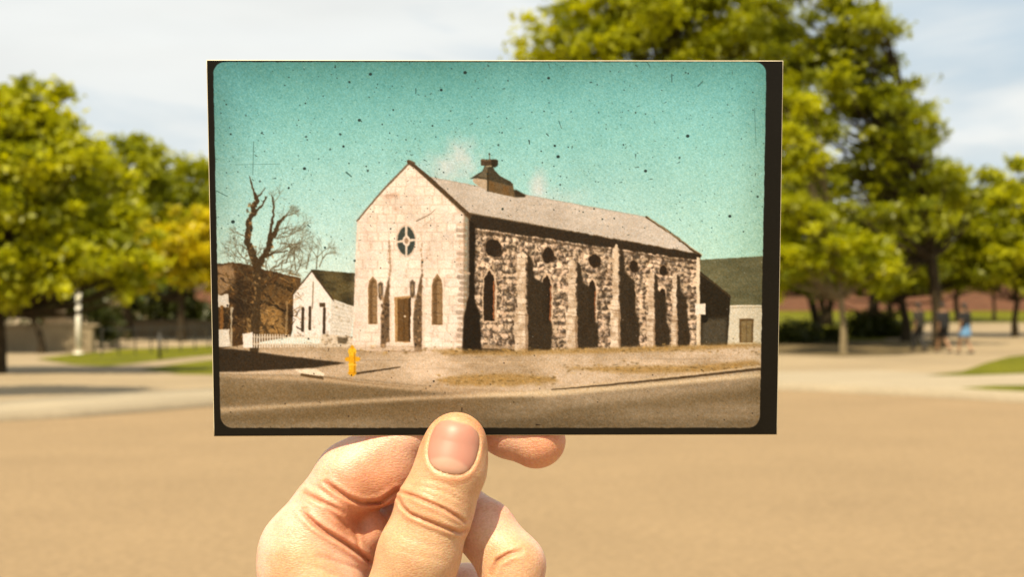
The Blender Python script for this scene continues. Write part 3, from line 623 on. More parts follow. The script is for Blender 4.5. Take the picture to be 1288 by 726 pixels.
    st = lerp(st, c(46,34,20), np.clip((h2-.9)*9, 0, 1)*.4)
    img = img*(1-m[..., None])+st*m[..., None]
    dk = c(44,35,22); sh = c(46,37,23)
    poly([(586,268),(881,320),(881,328),(592,286)], dk); seg((590,268),(881,320), 1.4, 1, c(96,80,54)); seg((600,291),(880,331), 4, 2.5, c(60,46,28), .55)
    for cx, cy, r_ in ((621,312,10.5), (690,321,9), (748,328,7.8), (797,335,6.8), (835,340,5.8)):
        ell(cx, cy, r_*1.05, r_*1.3, c(120,96,66), .45); [ell(cx+rng.uniform(-.16,.16)*r_, cy+rng.uniform(-.2,.2)*r_, r_*rng.uniform(.62,.84), r_*rng.uniform(.75,1.05), c(40,30,18)) for _ in range(7)]; poly([(cx+r_*.3,cy-r_*.2),(cx+r_*1.25,cy+r_*.5),(cx+r_*.7,cy+r_*1.15),(cx,cy+r_*.8)], c(44,33,20), .4, .9)
    for x, y0, y1, w in ((616,340,404,12), (688,346,408,10), (745,352,408,8), (795,358,408,7), (834,362,406,6)):
        lancet(x-w*.75, x+w*.75, y0-4, y1+2, c(206,178,138), .85); lancet(x-w*.6, x+w*.52, y0, y1, c(40,30,18)); seg((x+w*.42,y0+14),(x+w*.42,y1-3), w*.12, w*.12, c(176,104,58), .9)
    seg((603,436),(648,438), 5, 5, c(150,126,92), .7); seg((603,439.5),(648,441), 2.4, 2.4, c(50,38,22), .8)
    for x0, x1, y0, yb_, cap in ((649,664,316,442,0), (713.5,726.5,326,439,0), (769,780.5,309,437.5,1), (815,824,340,437,0), (845,852.5,342,436.5,0)):
        w = x1-x0; ys = y0+(yb_-y0)*.62
        poly([(x1-1,y0+3),(x1+w*.35,y0+8),(x1+w*.5,y0+(ys-y0)*.42),(x1+w*1.55,y0+(ys-y0)*.55),(x1+w*1.7,ys+6),(x1+w*2.05,ys+14),(x1+w*2.0,yb_-2),(x1-1,yb_)], sh, .5, .96)
    for x0, x1, y0, yb_, cap in ((649,664,316,442,0), (713.5,726.5,326,439,0), (769,780.5,309,437.5,1), (815,824,340,437,0), (845,852.5,342,436.5,0)):
        w = x1-x0; ys = y0+(yb_-y0)*.6
        m = np.maximum(mask([(x0+w*.1,y0+5),(x0+w*.45,y0),(x0+w*.8,y0+3),(x0+w*.82,ys),(x0+w*.1,ys)]), mask([(x0-w*.12,ys+3),(x0+w*.2,ys-8),(x0+w*.85,ys-3),(x1,ys+6),(x1,yb_),(x0-w*.12,yb_)]))
        lt = lerp(c(222,202,166), c(176,152,116), np.clip(.5+fbm(9, 111, 3, .7, 1)*2.4, 0, 1)); img = img*(1-m[..., None])+lt*m[..., None]
        for k in range(14):
            y = y0+8+(yb_-y0-10)*k/14; seg((x0, y), (x0+w*.8, y+1), .8, .8, c(110,84,56), .5)
        seg((x1-w*.12, ys+4), (x1-w*.08, yb_), w*.22, w*.28, c(112,88,60), .6); seg((x0, ys+4),(x1, ys+5), 1.6, 1.6, c(96,72,46), .55)
        if cap: seg((x0+w*.5, 309),(x0+w*.5, 345), 4, 5, c(206,184,146))
    poly([(404,420),(446,424),(446,436),(404,437)], c(204,188,154), .8)
    for i in range(30): ell(rng.uniform(404,444), rng.uniform(422,436), rng.uniform(.8,2.6), rng.uniform(.6,1.8), c(*(np.array((170,148,110))*rng.uniform(.5,1.25))), .6)
    poly([(424,424),(438,425),(436,433),(425,432)], c(70,58,36), .8, .8)
    # ---- church: front
    F = [(449,277),(516,203),(585,268),(583,445),(443,441)]
    m = mask(F); u = (X-445)/140; fy = (Y-200)/11.5; ri = np.floor(fy).astype(int); q = u*(9+3*np.sin(ri*12.9))+ri*.37+np.sin(ri*78.2)*3; qi = np.floor(q).astype(int)
    h = np.sin(ri*127.1+qi*311.7)*43758.5453; h = h-np.floor(h)
    fc = lerp(c(236,221,192), c(216,198,168), np.clip(h*.5+.25+fbm(26, 121)*1.7, 0, 1)); fc = fc+(fbm(5, 123, 3)*.09)[..., None]
    e = np.minimum(np.abs(fy-ri-.5), 9); e = (.5-e)*11.5; e2 = (.5-np.abs(q-qi-.5))*12
    fc = lerp(fc, c(176,150,120), np.clip(1.1-np.minimum(e, e2), 0, 1)*.5*(h > .3))
    fc = lerp(fc, c(186,150,118), np.clip(fbm(16, 127, 3)*5-.7, 0, 1)*.65); fc = fc*(1+(h-.5)*.10)[..., None]
    img = img*(1-m[..., None])+fc*m[..., None]
    poly([(449,277),(462,262),(470,300),(462,360),(452,440),(443,441)], c(206,184,158), 5, .35)
    path([(449,278),(480,241),(516,204)], 1.8, 2.8, c(112,92,66)); path([(451,279),(516,208)], 1.2, 1.2, c(232,214,184), .6)
    path([(514,203),(540,225),(590,272)], 4.6, 6.5, c(74,58,36)); path([(519,210),(584,270)], 1.4, 1.6, c(212,192,158), .7); seg((515,202),(521,205), 2.4, 2.4, c(96,78,52))
    for i in range(22):
        y = 282+i*7.4; seg((577+rng.uniform(-2, 3), y), (585, y+.5), rng.uniform(3, 6.5), 5, c(*(np.array((190,164,130))*rng.uniform(.62, 1.12))), .6)
    poly([(583,268),(592,276),(592,390),(583,445)], c(122,96,66), .8, .6)
    poly([(590,276),(598,284),(597,378),(604,396),(606,444),(581,445),(583,400),(590,370)], c(30,23,13), .5); seg((588.5,275),(588.5,372), 1.8, 1.8, c(120,112,92)); seg((577,342),(590,344), 3, 3, c(190,166,132), .8)
    ell(511, 303, 13.5, 21.5, c(228,208,178)); ell(511, 303, 12.6, 20.4, c(176,154,122), .6); ell(511, 303, 10.8, 18, c(58,66,56))
    seg((511,285),(511,321), 3, 3, c(214,196,164)); seg((500,304),(522,302), 3, 3, c(214,196,164)); ell(511, 303, 4.6, 6.5, c(224,204,172)); ell(511, 303, 2.3, 3.6, c(150,126,96)); ell(509, 300, 11.6, 19.3, c(120,98,70), .0)
    for x0, x1, y0, y1 in ((463.5,474,349,408), (543.5,556,346,409)):
        lancet(x0-2.2, x1+2, y0-4, y1+1, c(232,212,180)); lancet(x0-.5, x1+.8, y0-1.5, y1, c(140,112,74)); lancet(x0+1.2, x1-.6, y0+2, y1-1, c(104,80,48)); lancet((x0+x1)/2, x1-1, y0+7, y1-2, c(146,118,78), .8)
        for k in range(1, 5): seg((x0+1, y0+k*12), (x1-1, y0+k*12), .7, .7, c(70,54,32), .7)
    poly([(493,369),(519,369),(520,442),(490,442)], c(232,214,184), .6, .8); poly([(496,374),(517,372),(516,431),(497,431)], c(166,130,80)); poly([(500,376),(515.5,375),(515,429),(500,430)], c(98,72,38))
    seg((508,377),(508,429), .8, .8, c(66,48,26)); seg((500,394),(515,394), .7, .7, c(66,48,26), .7); ell(509, 398, 1.3, 1.3, c(230,214,180)); poly([(514,376),(517,373),(516,431),(514,429)], c(60,44,24)); 
    for x0, y0 in ((475.5,354), (515.5,352)):
        poly([(x0,y0+3),(x0+3.3,y0),(x0+6.6,y0+3),(x0+6,y0+20),(x0+3.3,y0+24),(x0+.6,y0+20)], c(70,56,36), .3, .9); ell(x0+3, y0+11, 1.4, 6, c(170,142,100), .7)
    for a, b in (((489.5,305),(491,345)), ((530,308),(531,360))):
        for k in range(9):
            f = k/8; y = a[1]+(b[1]-a[1])*f; ell(a[0]+(b[0]-a[0])*f+rng.uniform(-.8, .8), y, rng.uniform(1, 2), 2.6, c(*(np.array((118,90,58))*rng.uniform(.8, 1.35))), .62)
    for x0, x1, y0, y1 in ((479,490,378,438), (520,531,374,443)):
        poly([(x0,y1),(x0,y0+22),(x0+3,y0),(x1-1,y0-30),(x1,y0-30),(x1,y1)], c(84,64,38), .5, .9)
        for k in range(46):
            ell(rng.uniform(x0+1, x1-1), rng.uniform(y0-6, y1-1), rng.uniform(.8, 2.3), rng.uniform(1, 2.4), c(*(np.array((150,120,82))*rng.uniform(.3, 1.15))), .8)
        poly([(x1,y0-8),(x1+3,y0),(x1+3.5,y1),(x1,y1)], c(214,192,158), .4, .8)
    poly([(486,431),(521,431),(521,443),(484,441)], c(220,200,168), .5); seg((485,436),(521,437), 1, 1, c(160,136,104), .7); seg((484,441.5),(521,443), 1.4, 1.4, c(110,88,60), .7)
    for k in range(14): seg((rng.uniform(530,575), rng.uniform(250,300)), (rng.uniform(530,575), rng.uniform(250,300)), .6, .6, c(150,124,92), .12)
    path([(524,278),(540,270),(548,263)], 1.4, .8, c(92,74,48), .75); path([(532,284),(544,276)], .8, .8, c(120,98,68), .5)
    poly([(443,434),(583,438),(583,446),(440,443)], c(176,150,112), 1.5, .5)
    poly([(876,324),(880.5,325),(880,435),(876,435)], c(214,196,158)); poly([(874,382),(887.5,382),(887.5,396),(874,396)], c(222,210,180)); seg((880.5,396),(880.5,447), 1.8, 1.6, c(196,176,138))
    # ---- lot, kerb, street
    for i in range(26):
        y = 446+rng.uniform(0, 22); x = rng.uniform(430, 900); seg((x, y), (x+rng.uniform(30, 140), y+rng.uniform(-2, 2)), rng.uniform(.6, 2.2), .5, c(*(np.array((206,180,138))*rng.uniform(.62, 1.1))), .4)
    for P in ([(545,478),(580,472),(640,470),(690,474),(705,480),(640,486),(570,485)], [(706,463),(780,461),(880,460),(950,453),(957,458),(900,468),(790,470)], [(540,440),(650,441),(880,434),(957,431),(957,436),(870,441),(650,447),(560,446)]):
        poly(P, c(152,120,62), 1.5, .75)
    for i in range(420):
        k = rng.integers(0, 3)
        x, y = ((rng.uniform(550,700), rng.normal(478, 4)), (rng.uniform(710,955), rng.normal(463, 3.5)), (rng.uniform(440,955), rng.normal(441, 2.5)))[k]
        ell(x, y, rng.uniform(.6, 3), rng.uniform(.4, 1.1), c(*(np.array((160,128,66))*rng.uniform(.45, 1.3))), .55)
    poly([(270,438),(300,440),(352,447),(436,457),(395,463),(300,468),(270,468)], c(44,34,20), .9, .97)
    street = lerp(c(150,132,100), c(110,94,66), np.clip(.5+fbm(60, 131, 5, 3.2, .55)*2.6, 0, 1))+(fbm(3, 141, 2, 1.6, .8)*.06)[..., None]
    m = blur(mask([(262,470),(400,472),(470,479),(560,488),(640,492),(700,491),(800,482),(980,466),(980,556),(262,556)]), .8); img = img*(1-m[..., None])+street*m[..., None]
    poly([(275,478),(430,484),(560,490),(480,500),(277,512)], c(116,96,60), 5, .5); poly([(275,471),(400,474),(520,485),(640,492),(700,492),(640,498),(520,492),(400,480),(275,474)], c(192,166,124), 1.5, .7)
    poly([(275,514),(340,510),(430,504),(520,499),(640,493),(700,493),(640,498),(520,504),(400,511),(275,519)], c(200,176,134), 1.8, .8); poly([(275,522),(400,513),(520,505),(640,500),(690,504),(560,516),(400,528),(275,532)], c(100,82,50), 4, .55); poly([(560,500),(640,494),(700,490),(800,483),(960,468),(960,474),(800,489),(690,499)], c(214,192,148), 1.6, .85)
    path([(694,490.5),(760,485),(860,475),(960,464)], 1.4, 3.6, c(62,48,28), .9); path([(700,488.5),(860,472),(960,461)], 1.6, 2, c(196,172,128), .8)
    poly([(690,520),(960,484),(960,506),(820,512),(700,522)], c(92,76,46), 5, .6); poly([(300,522),(520,508),(640,512),(560,528),(330,534)], c(108,88,54), 5, .45)
    poly([(370,465),(396,464),(408,470),(407,474),(378,470)], c(222,206,170), .4); poly([(378,470),(407,474),(407,478),(378,473)], c(84,66,40)); path([(408,475),(450,481),(520,488)], 1.4, 1, c(120,96,62), .6)
    # hydrant with its shadow
    path([(449,470),(470,467),(503,462)], 3, 1.6, c(48,36,20), .85)
    seg((443.2,444),(443.2,469), 8.4, 9, c(222,164,28)); ell(443, 442.5, 5.4, 5.2, c(230,176,36)); ell(443, 437, 2.2, 2.4, c(206,150,24)); seg((436.5,452),(450.5,452), 5.2, 5.2, c(216,154,22)); seg((439,469.5),(447.5,469.5), 2.6, 2.6, c(196,140,24)); seg((446,444),(446.2,468), 1.8, 2.2, c(150,106,16), .7); seg((438.5,459),(448,459), 1.6, 1.6, c(236,190,66), .7)
    for x, y in ((529,492),(536,489),(546,496),(541,486),(560,494)): ell(x, y, .8, .6, c(30,22,12))
    # ---- age: fade, grain, dust, hairs, scratches
    img = np.clip(img, 0, 1)
    wa = .28+1.0*np.clip((372-X)/20, 0, 1)*np.clip((Y-232)/10, 0, 1)*np.clip((418-Y)/6, 0, 1)+.2*((X > 470) & (X < 540) & (Y > 296) & (Y < 442))+.5*((X > 596) & (X < 880) & (Y > 290) & (Y < 440))
    jx = np.clip(xx+(fbm(5, 201, 3)*3.4*wa)*CS, 0, W-2); jy = np.clip(yy+(fbm(5, 211, 3)*3.4*wa)*CS, 0, H-2)
    ix, iy = jx.astype(int), jy.astype(int); tx, ty = (jx-ix)[..., None], (jy-iy)[..., None]
    img = (img[iy,ix]*(1-tx)+img[iy,ix+1]*tx)*(1-ty)+(img[iy+1,ix]*(1-tx)+img[iy+1,ix+1]*tx)*ty
    sf = np.stack([blur(img[..., k], .5) for k in range(3)], -1); img = sf+(img-sf)*.35
    img = np.clip((img-.46)*1.06+.475, 0, 1)
    d = np.minimum(np.minimum(X-268, 963-X), np.minimum(Y-77, 540-Y)); img = lerp(img, img*c(205,205,195), np.clip(1-d/70, 0, 1)**2*.75)
    g = rng.normal(0, 1, (H, W)).astype(np.float32); g = (g+blur(g, .5)*3.0)*.5
    g2 = blur(rng.normal(0, 1, (H, W, 1)).astype(np.float32)[..., 0], .5)
    lum = img.mean(-1)
    img = img+((g*.042)*(.5+.5*np.clip(lum*1.6, 0, 1)))[..., None]+g2[..., None]*np.array((.03, .0, -.03), np.float32)
    for i in range(1150):
        x, y = rng.uniform(268, 964), rng.uniform(77, 540)
        if rng.random() < .7: y = rng.uniform(77, 330)
        r_ = min(1.7, .34+rng.exponential(.3)); dark = c(28,44,36) if y < 330 else c(26,18,10); a = rng.uniform(.35, .95)
        if rng.random() < .14:
            an = rng.uniform(0, 3.14); seg((x, y), (x+np.cos(an)*r_*3.4, y+np.sin(an)*r_*3.4), r_*1.1, r_*.6, dark, a)
        else:
            seg((x, y), (x+rng.uniform(-.4, .4)*r_, y+rng.uniform(-.4, .4)*r_), r_*1.7, r_*1.5, dark, a)
    for x, y, r_ in ((466,93,2), (585,91,2.2), (452,151,2), (383,212,2), (293,279,2.4), (865,171+0,2.2), (918,272,2), (812,215,2), (702,197,2.2), (555,113,1.8), (690,98,1.8), (432,184,1.6)): ell(x, y, r_, r_*.9, c(24,40,34), .9)
    for p, q, w in (((319,178),(318,220),.8), ((296,207),(352,206),.5), ((949,136),(951,183),.7), ((703,152),(706,161),1.2), ((845,93),(845,103),1.6), ((878,108),(884,102),1.6), ((436,217),(442,222),2.2), ((452,150),(455,153),2), ((523,111),(523,117),1.6), ((272,240),(286,247),1.2), ((811,74),(818,84),1.4), ((690,80),(692,86),1.2)): seg(p, q, w, w*.7, c(44,78,66), .7)
    for i in range(60):
        x, y = rng.uniform(268, 964), rng.uniform(77, 540); seg((x, y), (x+rng.uniform(-.6, .6), y+.5), 1, 1, c(214,210,190), .35)
    img = np.clip(img, 0, 1)
    # ---- black surround with rounded picture corners
    blk = c(17,15,8)+(fbm(30, 151)*.02)[..., None]; blk = blk+(g*.008)[..., None]
    f = np.clip((Y-77)/(539-77), 0, 1); xl = 268+f*9.5; xr = 964-f*8.5; R = 15.0
    wob = fbm(7, 161)*1.2
    dx = np.maximum(np.maximum(xl+R-X, X-xr+R), 0); dy = np.maximum(np.maximum(77.5+R-Y, Y-(538.6)+R), 0)
    d = np.hypot(dx, dy)-R+wob
    m = np.clip(.5-d*1.1, 0, 1); img = img*m[..., None]+blk*(1-m[..., None])
    return np.clip(img, 0, 1)
# ---------------------------------------------------------------- the printed card
UD = .455; U = UD/FPX                                     # metres per photo pixel at the card
def W3(px, py, D): return np.array([(px-PCX)*D/FPX, D, EYE+(HOR-py)*D/FPX])
TL, TR, BR, BL = W3(259.5,75,.4446), W3(985,76,.4452), W3(977.5,547.5,.4556), W3(269,549.5,.4553)
nrm = np.cross(TR-TL, BL-TL); nrm /= np.linalg.norm(nrm)
if nrm[1] > 0: nrm = -nrm
def card(u, v):                                           # u to the right, v downwards; a slight bow across the card
    u = np.asarray(u, float)[..., None]; v = np.asarray(v, float)[..., None]
    p = (TL*(1-u)+TR*u)*(1-v)+(BL*(1-u)+BR*u)*v
    bow = -.0006*(4*u*(1-u))*(1-.35*v)+.0007*np.sin(3.0*v+.4)*(u-.35)
    return p+nrm*bow
def grid(nu, nv, off, e=(0, 0)):
    u, v = np.meshgrid(np.linspace(e[0], 1-e[0], nu), np.linspace(e[1], 1-e[1], nv)); P = card(u, v)+nrm*off
    i = np.arange(nu*nv).reshape(nv, nu); return P.reshape(-1, 3), np.stack([i[:-1,:-1], i[1:,:-1], i[1:,1:], i[:-1,1:]], -1).reshape(-1, 4), u, v
ctr = (TL+TR+BL+BR)/4
card_root = empty('photo_print', tuple((BL+BR)/2), 'old colour print of a stone church with black surround, held up by a hand', 'photograph')
bpy.context.view_layer.update(); inv = np.array(card_root.matrix_basis.inverted())
def loc(P): return P-np.array(card_root.location)
# the sheet of photo paper
nu, nv = 61, 41
P0, F0, _, _ = grid(nu, nv, -.00006); P1, F1, _, _ = grid(nu, nv, -.00040); n0 = len(P0)
ring = [*range(0, nu), *range(2*nu-1, nu*nv, nu), *range(nu*nv-2, nu*(nv-1)-1, -1), *range(nu*(nv-2), 0, -nu)]
side = [[ring[k], ring[(k+1) % len(ring)], ring[(k+1) % len(ring)]+n0, ring[k]+n0] for k in range(len(ring))]
paper_m = mat('photo_paper', (.70, .60, .40), .6, .05, 300)
o = mesh_np('paper', loc(np.vstack([P0, P1])), np.vstack([F0, F1[:, ::-1]+n0, np.array(side)]), paper_m, card_root, True)
# the printed emulsion: pigment per vertex
IMG = paint_print()
nu, nv = 1020, 664
Pp, Fp, u, v = grid(nu, nv, 0, (.0009, .0014))
D = Pp[:, 1]; px = PCX+Pp[:, 0]*FPX/D; py = HOR-(Pp[:, 2]-EYE)*FPX/D
sx = np.clip((px-CX0)*CS-.5, 0, IMG.shape[1]-1.01); sy = np.clip((py-CY0)*CS-.5, 0, IMG.shape[0]-1.01)
ix, iy = sx.astype(int), sy.astype(int); tx, ty = (sx-ix)[:, None], (sy-iy)[:, None]
cc = (IMG[iy,ix]*(1-tx)+IMG[iy,ix+1]*tx)*(1-ty)+(IMG[iy+1,ix]*(1-tx)+IMG[iy+1,ix+1]*tx)*ty
cc = np.where(cc < .04045, cc/12.92, ((cc+.055)/1.055)**2.4)
PIC_GAIN = np.array([.79, .79, .98])
o = mesh_np('picture', loc(Pp), Fp, paper_m, card_root, True)
ca = o.data.color_attributes.new('print', 'FLOAT_COLOR', 'POINT'); ca.data.foreach_set('color', np.c_[np.clip(cc*PIC_GAIN, 0, .95), np.ones(len(cc))].astype(np.float32).ravel())
m = bpy.data.materials.new('print_emulsion'); m.use_nodes = True; t = m.node_tree; b = t.nodes['Principled BSDF']
a = N(t, 'ShaderNodeAttribute', attribute_name='print'); t.links.new(a.outputs['Color'], b.inputs['Base Color'])
b.inputs['Roughness'].default_value = .34; b.inputs['Specular IOR Level'].default_value = .22
o.data.materials.clear(); o.data.materials.append(m)
# ---------------------------------------------------------------- the hand that holds the card (one continuous skin)
# joints as (column, row, pixels towards the camera from the card, radius px); unit U metres
def hp(j):
    x, y, z, r = j; f = (UD-z*U)/UD
    return np.array([(x-PCX)*f, (HOR-y)*f, z]), r*f      # in units of U: right, up, towards camera
def h3(x, y, z): return hp((x, y, z, 1))[0]
thumb = [(574,557,38,38), (567,590,41,42), (547,640,43,46), (527,697,42,49.5), (499,790,22,55), (440,930,-20,75)]
index = [(386,692,-30,55), (441,599,-34,42), (560,515,-47,34), (682,555,-38,29.5)]
middle = [(436,722,-98,50), (556,630,-78,38), (610,667,-18,37), (644,712,4,41), (638,792,30,36)]
ring = [(470,795,-118,47), (586,750,-138,39), (646,806,-75,35), (600,858,-25,32)]
little = [(500,870,-112,40), (598,856,-124,32), (640,908,-66,29), (592,945,-25,27)]
palm = [((400,704,-36,48), (460,668,-50,30)), ((386,692,-30,55), (420,900,-50,80)), ((436,722,-98,50), (440,900,-70,80)), ((470,795,-118,47), (450,930,-75,75)), ((500,870,-112,42), (455,980,-70,70)),
        ((376,716,-14,50), (425,820,0,72)), ((425,820,0,72), (435,940,-30,82)), ((430,900,-45,88), (415,1080,-30,84)), ((415,1080,-30,84), (380,1260,60,92)), ((380,1260,60,92), (330,1440,190,112))]
def chain(p, C, k=14, sq=None):
    d = None
    for a, b in zip(C[:-1], C[1:]):
        (pa, ra), (pb, rb) = hp(a), hp(b); e = cone(p, pa, pb, ra, rb, sq); d = e if d is None else smin(d, e, k)
    return d
zc = lambda x, y: (300+x/2.927, 490+y/2.927)              # from my enlarged view of the hand
def line(L, zlo, zhi, depth, width):
    return [np.array([zc(*q) for q in L]), zlo, zhi, depth, width]
def pline(L, zlo, zhi, depth, width): return [np.array(L, float), zlo, zhi, depth, width]
CREASE = [
    pline([(503,619), (520,624.5), (535,631), (558,640.5), (574,650), (584,657)], 10, 110, 2.3, 2.2),
    pline([(501,626), (506,638), (515,647), (535,655.5), (558,664), (578,671), (587,668)], 10, 110, 2.5, 2.2),
    pline([(514,610), (536,613), (560,620), (586,634)], 20, 110, .5, 1.9), pline([(528,602), (552,606), (578,616)], 20, 110, .4, 1.8),
    pline([(512,633), (534,642), (556,651), (576,661)], 20, 110, .35, 1.7), pline([(505,655), (528,664), (556,675), (576,682)], 20, 110, .35, 2.0),
    pline([(500,672), (524,681), (552,690)], 20, 110, .35, 2.6), pline([(496,690), (522,699), (560,706)], 20, 110, .3, 2.6),
    pline([(410,608), (424,618), (440,628), (456,634), (478,632.5), (500,618)], -80, 40, 3.8, 2.8),
    pline([(383,620), (400,630), (416,637), (432,645)], -70, 40, 2.5, 2.7),
    pline([(380,644), (395,659), (407,668), (432,683), (450,695), (467,708)], -70, 60, 5.0, 3.0),
    pline([(445,668), (450,682), (452,694)], -70, 50, 1.8, 2.6),
    pline([(392,610), (404,616), (420,628)], -70, 50, 1.0, 2.6), pline([(372,634), (384,640), (398,650)], -70, 60, 1.1, 2.6),
    pline([(400,700), (424,708), (448,716), (462,722)], -70, 90, .9, 2.8), pline([(390,712), (415,722), (440,730)], -70, 90, .8, 2.8),
    pline([(412,640), (424,652), (436,664)], -70, 50, 1.6, 3.0),
    pline([(655,694), (640,698), (626,706), (618,722)], -60, 70, 3.2, 3.0),
]
def seg2(x, y, a, b):
    d = b-a; t = np.clip(((x-a[0])*d[0]+(y-a[1])*d[1])/(d@d+1e-9), 0, 1); return np.hypot(x-a[0]-t*d[0], y-a[1]-t*d[1])
# thumbnail frame in photo columns/rows
NC = np.array([570.5, 562.5]); NA = np.array([.235, -.972]); NB = np.array([.972, .235]); NW, NL = 31.5, 35.0
def nail_uv(p):
    f = (UD-p[:,2]*U)/UD; x = PCX+p[:,0]/f-NC[0]; y = HOR-p[:,1]/f-NC[1]
    return (x*NB[0]+y*NB[1])/NW, (x*NA[0]+y*NA[1])/NL
def nail_r(u, v):
    return (np.abs(u)**2.8+np.abs(v)**(np.where(v < 0, 2.3, 2.4)))**(1/2.5)
def hand_raw(p):
    d = chain(p, thumb, 16)
    pad = hp((570,572,26,40)); d = smin(d, np.linalg.norm((p-pad[0])/np.array([1,1.1,.85]), axis=1)-pad[1], 12)
    pm = None
    for a, b in palm:
        (pa, ra), (pb, rb) = hp(a), hp(b); e = cone(p, pa, pb, ra, rb); pm = e if pm is None else smin(pm, e, 26)
    ix = chain(p, index, 12)
    for q in ((500,586,-42,35), (478,601,-36,36), (672,560,-37,29), (640,548,-39,29), (414,648,-38,44)):
        c, r_ = hp(q); ix = smin(ix, np.linalg.norm(p-c, axis=1)-r_, 12)
    md = chain(p, middle, 9)
    rg = chain(p, ring, 9); lt = chain(p, little, 9)
    f = smin(np.minimum(md, rg), lt, 3)
    hnd = smin(pm, ix, 14); hnd = smin(hnd, f, 7)
    global THUMB
    THUMB = d < hnd; th2 = np.minimum(hnd, d)
    # thumb base melts into the palm, its free part does not
    y = p[:,1]; wgt = np.clip((-(y)-340)/110, 0, 1); base = smin(hnd, d, 30)
    return th2*(1-wgt)+base*wgt
def hand_sdf(p):
    d = hand_raw(p); th = THUMB
    near = np.abs(d) < 14
    if near.any():
        q = p[near]; f = (UD-q[:,2]*U)/UD; x = PCX+q[:,0]/f; y = HOR-q[:,1]/f; add = np.zeros(len(q)); tq = th[near]
        for L, zlo, zhi, dep, wd in CREASE:
            m = (tq if zhi > 100 else ~tq) & (q[:,2] > zlo) & (q[:,2] < zhi) & (x > L[:,0].min()-14) & (x < L[:,0].max()+14) & (y > L[:,1].min()-14) & (y < L[:,1].max()+14)
            if not m.any(): continue
            e = np.full(m.sum(), 1e3); xs, ys = x[m], y[m]
            for a, b in zip(L[:-1], L[1:]): e = np.minimum(e, seg2(xs, ys, a, b))
            tap = np.clip(1.2*np.minimum(np.hypot(xs-L[0][0], ys-L[0][1]), np.hypot(xs-L[-1][0], ys-L[-1][1]))/16, 0, 1)**.6
            add[m] += (dep*np.exp(-(e/wd)**2)-dep*.45*np.exp(-((e-wd*2.0)/(wd*1.3))**2))*tap
        u, v = nail_uv(q); r = nail_r(u, v); fr = (q[:,2] > 40)*tq
        add += fr*(1.5*np.exp(-((r-1.0)/.045)**2)*np.clip((1.1-v)/.7, .25, 1)-.9*np.exp(-((r-1.15)/.10)**2)*np.clip((.75-v)/.6, 0, 1)+1.3*(r < 1.0)*(1-r**4))
        add += (~tq)*9.0*np.exp(-((x-447)**2+(y-658)**2)/17**2)*(q[:,2] > -70)
        # folds around the joint: a soft bulge between the two creases
        add -= 1.1*fr*np.exp(-((x-545)/34)**2-((y-(648.5+(x-545)*.45))/6.5)**2)
        d = d.copy(); d[near] += add
    return d
P, Q = sdf_mesh(hand_sdf, (-470, -1150, -190), (80, -110, 330), 1.95)
def to_world(P): return np.stack([P[:,0]*U, UD-P[:,2]*U, EYE+P[:,1]*U], 1)
base = np.array([-.055, UD, EYE-.17])
hand = empty('hand', tuple(base), 'left hand of a person pinching the old church print between thumb and index finger', 'hand')
skin = bpy.data.materials.new('skin'); skin.use_nodes = True; t = skin.node_tree; b = t.nodes['Principled BSDF']
at = N(t, 'ShaderNodeAttribute', attribute_name='skin_tone'); tcs = N(t, 'ShaderNodeTexCoord')
n1 = N(t, 'ShaderNodeTexNoise', Scale=120.0, Detail=5.0); t.links.new(tcs.outputs['Object'], n1.inputs['Vector'])
c = mixc(t, .8, at.outputs['Color'], ramp(t, n1.outputs['Fac'], [(.32, (.92, .74, .66)), (.52, (1.0, .97, .95)), (.7, (1.07, 1.1, 1.1))]), 'MULTIPLY'); n4 = N(t, 'ShaderNodeTexNoise', Scale=1500.0, Detail=2.0); t.links.new(tcs.outputs['Object'], n4.inputs['Vector']); c = mixc(t, .7, c, ramp(t, n4.outputs['Fac'], [(.35, (.90, .84, .80)), (.6, (1.05, 1.06, 1.07))]), 'MULTIPLY'); t.links.new(c, b.inputs['Base Color'])
b.inputs['Roughness'].default_value = .46; b.inputs['Specular IOR Level'].default_value = .45
b.inputs['Subsurface Weight'].default_value = .55; b.inputs['Subsurface Radius'].default_value = (1.0, .28, .09); b.inputs['Subsurface Scale'].default_value = .0026
vo = N(t, 'ShaderNodeTexVoronoi', Scale=1300.0, feature='DISTANCE_TO_EDGE'); n3 = N(t, 'ShaderNodeTexNoise', Scale=2000.0, Detail=3.0)
mpv = N(t, 'ShaderNodeMapping', Scale=(.45, 1, 1.15), Rotation=(0, .3, 0)); t.links.new(tcs.outputs['Object'], mpv.inputs[0]); t.links.new(mpv.outputs[0], vo.inputs['Vector']); t.links.new(tcs.outputs['Object'], n3.inputs['Vector'])
bp = N(t, 'ShaderNodeBump', Strength=.26, Distance=.0002); t.links.new(ramp(t, vo.outputs['Distance'], [(0, 0.0), (.25, 1.0)]), bp.inputs['Height'])
bp2 = N(t, 'ShaderNodeBump', Strength=.3, Distance=.0002); t.links.new(n3.outputs['Fac'], bp2.inputs['Height']); t.links.new(bp.outputs[0], bp2.inputs['Normal']); t.links.new(bp2.outputs[0], b.inputs['Normal'])
ho = mesh_np('skin', to_world(P)-base, Q, skin, hand, True)
